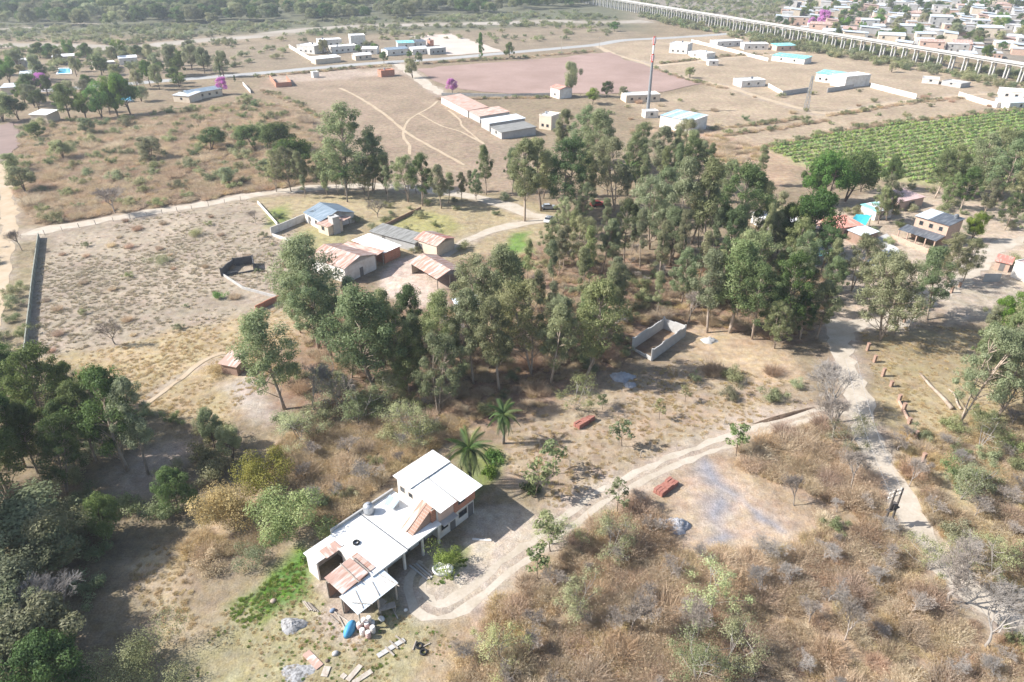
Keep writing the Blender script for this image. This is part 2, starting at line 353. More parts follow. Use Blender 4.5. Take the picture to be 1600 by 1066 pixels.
ribbon('driveway', LINES['driveway'], .95, .010, M_DIRT, 'pale twin wheel tracks leading from the house to the dirt road', (-.9, .9), .36)
def sheet(name, poly, z, m, label, cat, jit=.9):
    P = gp(poly); V = []
    for a, b in zip(P, np.roll(P, -1, 0)):
        n = max(2, int(np.linalg.norm(b - a) / 6))
        for k in range(n): V.append((*(a + (b - a) * k / n + rng.normal(size=2) * jit), z))
    me = mesh_data(name, V, [tuple(range(len(V)))], m)
    if me.polygons[0].normal.z < 0: me.flip_normals()
    return tag(ob(name, me), label, cat, kind='structure')
def furrow_mat():
    m = mat('ploughed_soil', (.36,.255,.215), 1, .25, .035, (.28,.195,.16), spec=.05, fine=25)
    nt = m.node_tree; L = nt.links.new; tc = nt.nodes.new('ShaderNodeTexCoord'); wv = nt.nodes.new('ShaderNodeTexWave')
    wv.inputs['Scale'].default_value = .35; wv.inputs['Distortion'].default_value = 1.5; wv.bands_direction = 'X'
    mp = nt.nodes.new('ShaderNodeMapping'); mp.inputs['Rotation'].default_value = (0, 0, R(62)); L(tc.outputs['Object'], mp.inputs[0]); L(mp.outputs[0], wv.inputs[0])
    bp = nt.nodes.new('ShaderNodeBump'); bp.inputs['Distance'].default_value = .3; bp.inputs['Strength'].default_value = .6; L(wv.outputs['Fac'], bp.inputs['Height'])
    L(bp.outputs[0], nt.nodes['Principled BSDF'].inputs['Normal']); return m
sheet('ploughed_field', [(652,108),(725,101),(800,96),(880,89),(925,84),(947,82),(1010,104),(1060,119),(1100,131),(1037,143),(950,147),(800,147),(717,140),(680,127)], .15, furrow_mat(), 'pinkish brown ploughed field behind the red and white mast', 'field')
sheet('dark_field', [(-60,220),(22,190),(25,228),(0,255),(-70,300)], .15, mat('brown_tilth', (.27,.20,.17), 1, .2, .1, spec=.05), 'small brown tilled field at the village edge', 'field')
# ================================================================ plants: one mesh per kind and shape, shared by the copies
def unit(n):
    v = rng.normal(size=(n, 3)); return v / (np.linalg.norm(v, axis=1)[:, None] + 1e-9)
def leaves(C, size, up=.3, asp=.5, droop=0.0, out=None):
    """a bent leaf spray (quad) at every point of C"""
    n = len(C); d = unit(n); d[:, 2] -= droop; d /= np.linalg.norm(d, axis=1)[:, None]
    nn = unit(n); nn[:, 2] = np.abs(nn[:, 2]) + up
    if out is not None:
        nn = out * 1.1 + unit(n) * .75 + np.array([0, 0, .35]); d -= nn * ((d * nn).sum(1) / (nn * nn).sum(1))[:, None] * .8; d /= np.linalg.norm(d, axis=1)[:, None] + 1e-9
    s = np.cross(d, nn); s /= np.linalg.norm(s, axis=1)[:, None] + 1e-9
    L = (size * rng.uniform(.6, 1.3, n))[:, None]; W = L * asp
    V = np.stack([C - d * L * .5, C + s * W * .5, C + d * L * .5 + np.cross(s, d) * L * .1, C - s * W * .5], 1).reshape(-1, 3)
    return V, np.arange(4 * n).reshape(-1, 4)
def clump(c, r, n, flat=.75, shell=.55):
    global LAST_U
    u = unit(n); LAST_U = u; rad = rng.uniform(shell, 1.0, n) ** .8
    return c + u * (rad * r)[:, None] * np.array([1, 1, flat])
def limb(mb, a, b, r0, r1, bend=.12, n=5, seg=5):
    a = Vector(a); b = Vector(b); L = (b - a).length; k = Vector(rng.normal(size=3)) * L * bend
    pts = [a.lerp(b, t) + k * math.sin(math.pi * t) * .6 for t in np.linspace(0, 1, seg)]
    mb.tube(pts, list(np.linspace(r0, r1, seg)), n); return pts
def quads(mb):
    """MB with mixed faces -> mesh"""
    return mb.v, mb.f
def broad_tree(name, H, spread, base, nclump, nleaf, lsize, cr, mats, lean=.04, flat=.75, droop=.3, trunk_r=.32, asp=.5, multi=1, shell=.5, profile='tall'):
    """returns (trunk mesh, crown mesh), unit metres, base at origin"""
    mb = MB(); cents = []
    for s in range(multi):
        off = rng.normal(size=2) * lean * H + (rng.normal(size=2) * spread * .3 if multi > 1 else 0)
        top = Vector((off[0], off[1], H * rng.uniform(.78, .88)))
        pts = limb(mb, (0, 0, -.2), top, trunk_r / multi ** .4, trunk_r * .22, .05, 7, 8)
        m = nclump // multi
        for i in range(m):
            t = rng.uniform(0, 1) ** .8
            z = H * (base + (1 - base) * t) * rng.uniform(.93, 1.03)
            wid = spread * (math.sin(math.pi * min(1, .18 + .80 * t)) ** .7 if profile == 'tall' else math.sqrt(max(0.05, 1 - (t * .98) ** 2)))
            an = rng.uniform(0, 2 * math.pi); rr = wid * rng.uniform(.15, 1) ** .6 * rng.uniform(.75, 1.25)
            k = min(len(pts) - 2, int(len(pts) * max(.2, (z / H - .12)) / .9)); p0 = pts[k]
            c = np.array([p0.x + rr * math.cos(an), p0.y + rr * math.sin(an), min(z, H - cr * .5)])
            cents.append(c)
            if i % 3 != 2: limb(mb, p0, tuple(c - np.array([0, 0, cr * .2])), trunk_r * .26, .03, .12, 4, 4)
    pts = []; outs = []
    for c in cents: pts.append(clump(c, cr * rng.uniform(.6, 1.3), max(8, int(nleaf / len(cents) * rng.uniform(.6, 1.4))), flat, shell)); outs.append(LAST_U)
    V, F = leaves(np.vstack(pts), lsize, .3, asp, droop, np.vstack(outs))
    return mesh_data(name + '_trunk', mb.v, mb.f, mats[0], True), np_mesh(name + '_crown', V, F, mats[1])
def bare_tree(name, H, spread, m, depth=5, r0=.22, twig=.022, split=3):
    """leafless branching tree; trunk mesh and twig crown mesh"""
    tr = MB(); cw = MB()
    def grow(p, d, L, r, lv):
        q = p + d * L; mid = p.lerp(q, .5) + Vector(rng.normal(size=3)) * L * .06
        (tr if lv < 2 else cw).tube([p, mid, q], [r, r * .82, r * .62], 5 if lv < 2 else 3, False)
        if lv == depth: return
        for k in range(split if lv else split + 1):
            ax = Vector(unit(1)[0]); a = rng.uniform(.3, .75) * (spread if lv < 3 else 1.1)
            nd = (d + ax.cross(d).normalized() * a + Vector((0, 0, .12))).normalized()
            grow(p.lerp(q, rng.uniform(.6, 1)), nd, L * rng.uniform(.6, .86), max(twig, r * .58), lv + 1)
    grow(Vector((0, 0, -.1)), Vector((rng.normal() * .06, rng.normal() * .06, 1)).normalized(), H * .27, r0, 0)
    return mesh_data(name + '_trunk', tr.v, tr.f, m, True), mesh_data(name + '_crown', cw.v, cw.f, m, False)
def twig_shrub(name, H, Rd, n, m, w=.03, curve=.5, fleck=0, fs=.12):
    """a tangle of dry stems: thin bent blades"""
    an = rng.uniform(0, 2 * np.pi, n); ti = rng.uniform(0, 1, n) ** .7; L = H * rng.uniform(.45, 1.1, n)
    b = np.stack([np.cos(an), np.sin(an), np.zeros(n)], 1); base = b * (Rd * .6 * rng.uniform(0, 1, n) ** .5)[:, None]; base += rng.normal(size=(n, 3)) * [.08 * Rd, .08 * Rd, 0]
    d = b * (ti * 1.0)[:, None] + np.array([0, 0, 1]) + rng.normal(size=(n, 3)) * .28; d /= np.linalg.norm(d, axis=1)[:, None]
    mid = base + d * (L * .55)[:, None]; d2 = d + b * curve * rng.uniform(0, 1, n)[:, None] + rng.normal(size=(n, 3)) * .3; d2[:, 2] -= curve * .5 * rng.uniform(0, 1, n)
    d2 /= np.linalg.norm(d2, axis=1)[:, None]; tip = mid + d2 * (L * .5)[:, None]
    s = np.cross(d, unit(n)); s /= np.linalg.norm(s, axis=1)[:, None] + 1e-9; s *= (w * rng.uniform(.6, 1.5, n))[:, None]
    V = np.stack([base - s, base + s, mid + s * .8, mid - s * .8, tip], 1).reshape(-1, 3); i = np.arange(n)[:, None] * 5
    F = np.vstack([np.hstack([i, i+1, i+2]), np.hstack([i, i+2, i+3]), np.hstack([i+3, i+2, i+4])])
    if fleck:
        q = rng.integers(0, n, fleck); c = mid[q] + (tip[q] - mid[q]) * rng.uniform(-.6, 1.0, fleck)[:, None] + rng.normal(size=(fleck, 3)) * .06; d = unit(fleck) * (fs * rng.uniform(.5, 1.4, fleck))[:, None]; e2 = unit(fleck) * (fs * .4)
        V2 = np.stack([c - d * .5, c + e2, c + d * .5], 1).reshape(-1, 3); F = np.vstack([F, np.arange(3 * fleck).reshape(-1, 3) + len(V)]); V = np.vstack([V, V2])
    return np_mesh(name, V, F, m)
def leafy_shrub(name, H, Rd, n, lsize, m, nc=9, stem=None, asp=.55, shell=.4):
    c = np.stack([np.array([rng.normal() * Rd * .45, rng.normal() * Rd * .45, H * rng.uniform(.25, .75)]) for _ in range(nc)])
    pts = []; outs = []
    for q in c: pts.append(clump(q, Rd * rng.uniform(.3, .6), n // nc, .8, shell)); outs.append(LAST_U)
    pts = np.vstack(pts); pts[:, 2] = np.maximum(pts[:, 2], .05)
    V, F = leaves(pts, lsize, .3, asp, 0, np.vstack(outs)); me = np_mesh(name, V, F, m)
    return me
M_BARK = mat('eucalyptus_bark', (.42,.34,.27), .9, .35, 1.2, (.24,.18,.13), rnd=.2)
M_BARK2 = mat('dark_bark', (.16,.12,.09), .95, .3, 2, rnd=.2)
M_GREYBARK = mat('grey_bark', (.33,.295,.26), .95, .3, 2, rnd=.25)
M_TWIG = mat('pale_twigs', (.34,.29,.245), 1, .3, 2, rnd=.25, spec=.05)
M_EUC = leaf_mat('eucalyptus_leaves', [(.11,.145,.06), (.23,.265,.125), (.36,.38,.21)], .45)
M_EUC2 = leaf_mat('olive_green_leaves', [(.15,.17,.08), (.275,.285,.15), (.40,.405,.24)], .45)
M_DARK = leaf_mat('deep_green_leaves', [(.055,.09,.025), (.11,.165,.05), (.19,.25,.08)], .45)
M_BRIGHT = leaf_mat('bright_green_leaves', [(.09,.15,.025), (.18,.27,.06), (.29,.39,.10)], .45)
M_SAGE = leaf_mat('sage_leaves', [(.20,.21,.10), (.32,.325,.17), (.43,.42,.25)], .45)
M_YEL = leaf_mat('straw_yellow_leaves', [(.38,.29,.13), (.55,.43,.21), (.66,.54,.28)], .4, .015, .12)
M_PINK = leaf_mat('pink_blossom', [(.42,.12,.36), (.58,.22,.50), (.70,.35,.62)], .3, .01, .1)
M_DRY = leaf_mat('dry_brown_brush', [(.42,.33,.225), (.57,.455,.32), (.68,.575,.42)], .42, .012, .25)
M_STRAW = leaf_mat('straw_grass', [(.42,.32,.18), (.56,.44,.26), (.66,.54,.34)], .42, .012, .2)
M_RUST = leaf_mat('rusty_brush', [(.36,.255,.175), (.51,.375,.265), (.62,.48,.345)], .42, .012, .25)
M_GRASS = leaf_mat('green_grass', [(.16,.23,.045), (.25,.33,.085), (.34,.39,.14)], .25, .02, .2)
M_GREYGR = leaf_mat('grey_dry_grass', [(.36,.30,.20), (.48,.41,.29), (.56,.49,.36)], .15, .01, .2)
M_WOOD = leaf_mat('dark_woodland_leaves', [(.05,.08,.028), (.115,.16,.055), (.21,.25,.10)], .42)
EUC = [broad_tree('eucalyptus', 18, sp, bs, nc, 16000, .38, 1.3, (M_BARK, mt), shell=.3, flat=.8, droop=.45, asp=.42, multi=mu)
       for sp, bs, nc, mt, mu in ((5.0,.28,74,M_EUC,1),(4.0,.32,60,M_EUC,1),(6.2,.28,84,M_EUC2,2),(5.0,.20,76,M_EUC,2),(5.6,.30,78,M_EUC2,3),(3.6,.36,52,M_EUC2,1),(5.6,.26,84,M_WOOD,2),(4.6,.24,70,M_WOOD,1))]
SLIM = [broad_tree('slender_eucalyptus', 18, 1.9, .34, 26, 7500, .36, 1.15, (M_BARK, mt), flat=1.0, droop=.5, asp=.42, trunk_r=.2) for mt in (M_EUC2, M_EUC, M_EUC2)]
ROUND = [broad_tree('broadleaf', 9, 4.4, .32, 36, 13000, .34, 1.5, (M_BARK2, mt), flat=.75, droop=.1, profile='dome', multi=mu) for mt, mu in ((M_DARK, 1), (M_DARK, 2), (M_BRIGHT, 2), (M_EUC2, 2), (M_SAGE, 3))]
PINKT = broad_tree('pink_lapacho', 8, 3.6, .35, 26, 3500, .5, 1.3, (M_GREYBARK, M_PINK), profile='dome')
CONE = broad_tree('conifer', 12, 2.4, .12, 44, 5500, .5, 1.0, (M_BARK2, M_DARK), flat=.9, droop=.4, profile='dome')
BARE = [bare_tree('bare_tree', 7, .95, M_GREYBARK, 7, .12, .009), bare_tree('bare_tree', 7, .75, M_TWIG, 7, .11, .009), bare_tree('bare_tree', 7, 1.1, M_TWIG, 7, .13, .010)]
SAPL = [broad_tree('sapling', 3.4, .95, .40, 12, 260, .32, .45, (M_BARK2, M_SAGE), trunk_r=.05, lean=.02), broad_tree('sapling', 3.4, 1.1, .35, 12, 300, .34, .45, (M_BARK2, M_EUC), trunk_r=.05, lean=.02)]
BRUSH = [twig_shrub('brush', 1.3, 1.6, 380, mt, .013, .6, 650, .15) for mt in (M_DRY, M_DRY, M_RUST)] + [twig_shrub('brush', 1.0, 1.6, 380, M_STRAW, .015, .9, 450, .14)]
TUFT = [twig_shrub('tuft', .5, .6, 70, mt, .018, .9) for mt in (M_STRAW, M_DRY)]; TUFT_GREEN = [twig_shrub('tuft', .4, .5, 60, M_GRASS, .035, .8)]; TUFT_GREY = [twig_shrub('tuft', .5, .6, 60, M_GREYGR, .03, .9)]
SHRUB = [leafy_shrub('shrub', 1.9, 1.6, 2600, .16, mt, 12, shell=.15) for mt in (M_SAGE, M_EUC2, M_SAGE, M_EUC)] 
SHRUB_DRY = [twig_shrub('shrub', 1.9, 1.7, 520, mt, .016, .5, 1500, .14) for mt in (M_DRY, M_RUST)]
M_PALEG = leaf_mat('pale_green_leaves', [(.27,.285,.14), (.40,.41,.22), (.50,.50,.30)], .4)
SPARSE = [broad_tree('thin_tree', 4.5, 2.3, .25, 28, 4600, .12, .8, (M_GREYBARK, mt), profile='dome', multi=3, trunk_r=.07, shell=.05) for mt in (M_PALEG, M_SAGE, M_PALEG)]
LOOK = {id(EUC): ['full-crowned', 'slim-crowned', 'wide olive-green', 'twin-stemmed', 'three-stemmed olive-green', 'small-crowned olive-green', 'wide dark green', 'dark green'], id(SLIM): ['slender olive-green', 'slender green', 'slender pale'],
 id(ROUND): ['dark green', 'dark twin-stemmed', 'bright green', 'olive-green', 'pale sage-coloured'], id(BARE): ['round-topped', 'upright', 'wide-spreading'], id(SPARSE): ['pale', 'sage-coloured', 'light green'], id(SAPL): ['pale', 'green']}
MLOOK = {'sage_leaves': 'sage-coloured', 'olive_green_leaves': 'olive-green', 'eucalyptus_leaves': 'green', 'dry_brown_brush': 'brown', 'rusty_brush': 'rusty'}
def plant(name, protos, loc, H, Hproto, wide=1.0, rz=None, label=None, cat='tree', group=None, k=None):
    """a tree: Empty > trunk, crown (shared meshes)"""
    k = (k if k is not None else int(rng.integers(len(protos)))) if isinstance(protos, list) else None
    tm, cm = protos[k] if k is not None else protos
    e = empty(name, loc, rng.uniform(0, 6.28) if rz is None else rz); e.rotation_euler[0] = rng.normal() * .035; e.rotation_euler[1] = rng.normal() * .035; s = H / Hproto; e.scale = (s * wide, s * wide, s)
    ob('trunk', tm, e); ob('crown', cm, e); d = LOOK.get(id(protos)); e['look'] = d[k] if d and k is not None else ''
    return tag(e, label, cat, group)
def bush(name, me, loc, s, label, cat='shrub', group=None, sz=None):
    o = ob(name, me); o.location = loc; o.scale = (s, s, sz or s); o.rotation_euler = (0, 0, rng.uniform(0, 6.28)); o['look'] = (('large ' if s > 1.3 else 'small ' if s < .85 else '') + MLOOK.get(me.materials[0].name, '')).strip(); return tag(o, label, cat, group)
# ---- scattering
BLOCK = []    # (x, y, r) discs kept free
def block_line(ln, r):
    for p in ln[::1]: BLOCK.append((p[0], p[1], r))
for k, ln in LINES.items(): block_line(ln, 2.0 if k == 'driveway' else ROADS[k][1] * .5 + .2)
def free(P, pad=0.0, extra=()):
    ok = np.ones(len(P), bool); B = np.array(BLOCK)
    for i0 in range(0, len(B), 64):
        b = B[i0:i0+64]; d2 = ((P[:, None, :] - b[None, :, :2]) ** 2).sum(2); ok &= ~(d2 < (b[:, 2] + pad) ** 2).any(1)
    return ok
def block_poly(px):
    g = gp(px); POLYS.append(g)
POLYS = []
def scatter_pts(poly, dens, pad=0.0, spacing=0.0, patch=0.0, seed=0):
    """random ground points inside a pixel polygon; dens per square metre; patch > 0 clusters them"""
    g = gp(poly); lo, hi = g.min(0), g.max(0); n = int(np.prod(hi - lo) * dens)
    P = rng.uniform(lo, hi, (n, 2)); P = P[poly_sd(P, g) > 0]
    if patch: P = P[(vnoise(P, patch, seed) + vnoise(P, patch * .37, seed + 9) * .6) > rng.uniform(-.9, .7, len(P))]
    P = P[free(P, pad)]
    for q in POLYS:
        if len(P): P = P[poly_sd(P, q) < pad]
    if spacing and len(P):
        keep = []; cell = {}
        for p in P:
            c = (int(p[0] // spacing), int(p[1] // spacing)); bad = False
            for a in (-1, 0, 1):
                for b in (-1, 0, 1):
                    for q in cell.get((c[0]+a, c[1]+b), ()):
                        if (q[0]-p[0])**2 + (q[1]-p[1])**2 < spacing**2: bad = True
            if not bad: cell.setdefault(c, []).append(p); keep.append(p)
        P = np.array(keep) if keep else np.zeros((0, 2))
    return P
PROTO_N = 0
def stuff(name, label, cat, meshes, P, smin=.7, smax=1.3, z=0.0):
    """uncountable ground cover as ONE object: geometry-nodes instances of a few tuft meshes"""
    global PROTO_N
    if len(P) == 0: return
    PROTO_N += 1; pc = bpy.data.collections.new('tufts_%03d' % PROTO_N)
    for i, me in enumerate(meshes):
        pc.objects.link(bpy.data.objects.new('tuft_%03d_%d' % (PROTO_N, i), me))
    n = len(P); me = bpy.data.meshes.new(name); me.vertices.add(n); me.vertices.foreach_set('co', np.column_stack([P, np.full(n, z)]).astype(np.float32).ravel())
    for nm, tp, val in (('rz', 'FLOAT', rng.uniform(0, 6.28, n)), ('sc', 'FLOAT', rng.uniform(smin, smax, n) ), ('ix', 'INT', rng.integers(0, len(meshes), n))):
        a = me.attributes.new(nm, tp, 'POINT'); a.data.foreach_set('value', val.astype(np.int32 if tp == 'INT' else np.float32))
    o = ob(name, me); ng = bpy.data.node_groups.new(name, 'GeometryNodeTree')
    ng.interface.new_socket('Geometry', in_out='INPUT', socket_type='NodeSocketGeometry'); ng.interface.new_socket('Geometry', in_out='OUTPUT', socket_type='NodeSocketGeometry')
    N = ng.nodes.new; L = ng.links.new; gi = N('NodeGroupInput'); go = N('NodeGroupOutput'); ip = N('GeometryNodeInstanceOnPoints'); ci = N('GeometryNodeCollectionInfo')
    ci.inputs['Collection'].default_value = pc; ci.inputs['Separate Children'].default_value = True; ci.inputs['Reset Children'].default_value = True
    def attr(nm, tp):
        q = N('GeometryNodeInputNamedAttribute'); q.data_type = tp; q.inputs['Name'].default_value = nm; return q.outputs[0]
    cx = N('ShaderNodeCombineXYZ'); L(attr('rz', 'FLOAT'), cx.inputs[2]); cs = N('ShaderNodeCombineXYZ'); sc = attr('sc', 'FLOAT')
    for i in range(3): L(sc, cs.inputs[i])
    L(gi.outputs[0], ip.inputs['Points']); L(ci.outputs[0], ip.inputs['Instance']); ip.inputs['Pick Instance'].default_value = True
    L(attr('ix', 'INT'), ip.inputs['Instance Index']); L(cx.outputs[0], ip.inputs['Rotation']); L(cs.outputs[0], ip.inputs['Scale']); L(ip.outputs[0], go.inputs[0])
    md = o.modifiers.new('scatter', 'NODES'); md.node_group = ng
    return tag(o, label, cat, kind='stuff')
# ================================================================ buildings
PLASTER = mat('white_plaster', (.72,.69,.64), .9, .28, .6, (.55,.50,.43)); CREAM = mat('cream_plaster', (.62,.52,.40), .9, .15, .5)
PINKW = mat('pink_plaster', (.60,.42,.33), .9, .15, .5); GREYW = mat('grey_render', (.42,.41,.39), .95, .2, .5, (.33,.32,.30)); BLACKW = mat('charred_wall', (.06,.06,.065), .95, .4, .6, (.14,.135,.13))
def brick_mat(name, col, mortar):
    m = mat(name, col, .9, .2, 1.0, tuple(c * .75 for c in col)); nt = m.node_tree; L = nt.links.new; N = nt.nodes.new; b = nt.nodes['Principled BSDF']
    src = b.inputs['Base Color'].links[0].from_socket; tc = N('ShaderNodeTexCoord'); sp = N('ShaderNodeSeparateXYZ'); L(tc.outputs['Object'], sp.inputs[0])
    s = N('ShaderNodeMath'); s.operation = 'ADD'; L(sp.outputs[0], s.inputs[0]); L(sp.outputs[1], s.inputs[1]); cb = N('ShaderNodeCombineXYZ'); L(s.outputs[0], cb.inputs[0]); L(sp.outputs[2], cb.inputs[1])
    bt = N('ShaderNodeTexBrick'); bt.inputs['Scale'].default_value = 1; bt.inputs['Brick Width'].default_value = .36; bt.inputs['Row Height'].default_value = .2; bt.inputs['Mortar Size'].default_value = .016
    bt.inputs['Mortar'].default_value = (*mortar, 1); L(cb.outputs[0], bt.inputs['Vector']); L(src, bt.inputs['Color1']); L(src, bt.inputs['Color2']); L(bt.outputs[0], b.inputs['Base Color']); return m
BRICK = brick_mat('hollow_brick', (.47,.17,.09), (.42,.36,.30)); PALEBRICK = brick_mat('pale_brick', (.52,.33,.24), (.5,.44,.37)); DARKBRICK = brick_mat('weathered_brick', (.34,.20,.14), (.36,.31,.26))
def metal_mat(name, col, rust=None, amt=.5, rough=.45, met=.0):
    """corrugated sheet; rust patches are streaked along the slope"""
    m = mat(name, col, rough, .12, .8, rnd=.1, spec=.4, metal=met)
    if rust:
        nt = m.node_tree; L = nt.links.new; N = nt.nodes.new; b = nt.nodes['Principled BSDF']; src = b.inputs['Base Color'].links[0].from_socket
        tc = N('ShaderNodeTexCoord'); mp = N('ShaderNodeMapping'); mp.inputs['Scale'].default_value = (1.8, .35, 1); L(tc.outputs['Object'], mp.inputs[0])
        oi = N('ShaderNodeObjectInfo'); va = N('ShaderNodeVectorMath'); L(mp.outputs[0], va.inputs[0]); sc = N('ShaderNodeVectorMath'); sc.operation = 'SCALE'; sc.inputs[0].default_value = (37, 61, 0); L(oi.outputs['Random'], sc.inputs['Scale']); L(sc.outputs[0], va.inputs[1])
        n = N('ShaderNodeTexNoise'); n.inputs['Scale'].default_value = 1; n.inputs['Detail'].default_value = 6; L(va.outputs[0], n.inputs['Vector'])
        r = N('ShaderNodeMapRange'); r.inputs['From Min'].default_value = .62 - .3 * amt; r.inputs['From Max'].default_value = .72 - .3 * amt; L(n.outputs['Fac'], r.inputs['Value'])
        mx = N('ShaderNodeMix'); mx.data_type = 'RGBA'; mx.inputs[7].default_value = (*rust, 1); L(src, mx.inputs[6]); L(r.outputs[0], mx.inputs[0]); L(mx.outputs[2], b.inputs['Base Color'])
    return m
WHITEROOF = metal_mat('white_roof', (.80,.80,.78), (.64,.61,.56), .35, .5); GALV = metal_mat('galvanised_sheet', (.56,.60,.62), (.45,.40,.35), .2, .45); RUSTY = metal_mat('rusty_sheet', (.42,.27,.21), (.60,.50,.44), .38, .7)
RUSTPALE = metal_mat('pale_rusty_sheet', (.54,.40,.33), (.38,.22,.16), .55, .7); BLUEG = metal_mat('blue_grey_sheet', (.20,.25,.29), (.27,.32,.36), .4, .5); REDROOF = metal_mat('red_roof', (.50,.20,.15), (.57,.33,.26), .4, .75)
TEAL = metal_mat('turquoise_sheet', (.20,.55,.55), (.45,.68,.66), .35, .5); DARKROOF = metal_mat('dark_sheet', (.10,.11,.125), (.16,.17,.18), .4, .5); FELT = metal_mat('grey_felt_roof', (.26,.255,.235), (.17,.165,.15), .5, .95); PINKROOF = metal_mat('pinkish_roof', (.50,.36,.33), (.42,.28,.25), .45, .8)
GLASS = mat('dark_glass', (.03,.035,.04), .15, .1, 1, spec=.6); WOOD = mat('grey_wood', (.30,.25,.20), .9, .35, 2, (.42,.37,.31), rnd=.25); DOORM = mat('door_paint', (.17,.16,.15), .7, .2); STEEL = mat('grey_steel', (.45,.46,.47), .4, .15, 1, metal=.5); CONC = mat('concrete', (.46,.445,.42), .95, .22, .7, (.36,.345,.32))
SLABW = mat('whitewashed_slab', (.80,.79,.76), .85, .2, .45, (.60,.57,.52))
def corr_sheet(w, l, th=.03, ribs=5, amp=.03):
    """one corrugated sheet lying in x (0..w) and y (0..l), ridges along y"""
    n = ribs * 2 + 1; V = []; F = []
    for k in range(n):
        x = w * k / (n - 1); z = amp if k % 2 else 0
        V += [(x, 0, z), (x, l, z)]
    F = [(2*k, 2*k+2, 2*k+3, 2*k+1) for k in range(n - 1)]
    m = len(V); V += [(x, y, z - th) for x, y, z in V]; F += [(a+m, d+m, c+m, b+m) for a, b, c, d in F[:n - 1]]
    F += [(0, 1, 1+m, m), (m-2, 2*m-2, 2*m-1, m-1)] + [(2*k, 2*k+m, 2*k+2+m, 2*k+2) for k in range(n-1)] + [(2*k+1, 2*k+3, 2*k+3+m, 2*k+1+m) for k in range(n-1)]
    return V, F
SHEETS = {}
def roof_sheets(root, o, u, v, mats, wsheet=1.0, name='roof_sheet', weights=None):
    """cover the parallelogram o + u + v with corrugated sheets laid side by side along u (each a part)"""
    o, u, v = Vector(o), Vector(u), Vector(v); n = max(1, round(u.length / wsheet)); w = u.length / n; l = v.length
    x = u.normalized(); y = v.normalized(); z = x.cross(y).normalized()
    if z.z < 0: o = o + u; u = -u; x = -x; z = x.cross(y).normalized()
    M = Matrix((x, y, z)).transposed().to_4x4()
    for i in range(n):
        m = mats[int(rng.choice(len(mats), p=weights))]; key = (round(w, 3), round(l, 3), m.name)
        if key not in SHEETS: SHEETS[key] = mesh_data(name, *corr_sheet(w * 1.015, l), m)
        s = ob(name, SHEETS[key], root); s.matrix_local = Matrix.Translation(o + x * w * i + z * (.012 * (i % 2) + rng.uniform(0, .012))) @ M
def window(root, x, y, z, w, h, axis='y', sign=-1, m=None):
    """frame with a dark pane, on the wall plane y (or x) = const facing sign"""
    f = MB(); t = .06
    def bx(mb, a0, a1, z0, z1, d0, d1):
        lo, hi = sorted((d0 * sign, d1 * sign))
        mb.box(x + a0, x + a1, y + lo, y + hi, z0, z1) if axis == 'y' else mb.box(x + lo, x + hi, y + a0, y + a1, z0, z1)
    bx(f, -w/2, w/2, z, z + t, -.03, .05); bx(f, -w/2, w/2, z + h - t, z + h, -.03, .05); bx(f, -w/2, -w/2 + t, z + t, z + h - t, -.03, .048); bx(f, w/2 - t, w/2, z + t, z + h - t, -.03, .048)
    fo = f.build('window', m or WOOD, root); p = MB(); bx(p, -w/2 + t, w/2 - t, z + t, z + h - t, -.03, .015); p.build('pane', GLASS, fo)
def door(root, x, y, w, h, axis='y', sign=-1, m=None):
    d = MB(); lo, hi = sorted((-.03 * sign, .05 * sign))
    d.box(x - w/2, x + w/2, y + lo, y + hi, .02, h) if axis == 'y' else d.box(x + lo, x + hi, y - w/2, y + w/2, .02, h)
    d.build('door', m or DOORM, root)
def frame_of(p0, p1, z=0.0):
    a = G(*p0, z); b = G(*p1, z); d = b - a; return Vector((a.x, a.y, 0)), math.atan2(d.y, d.x), d.length
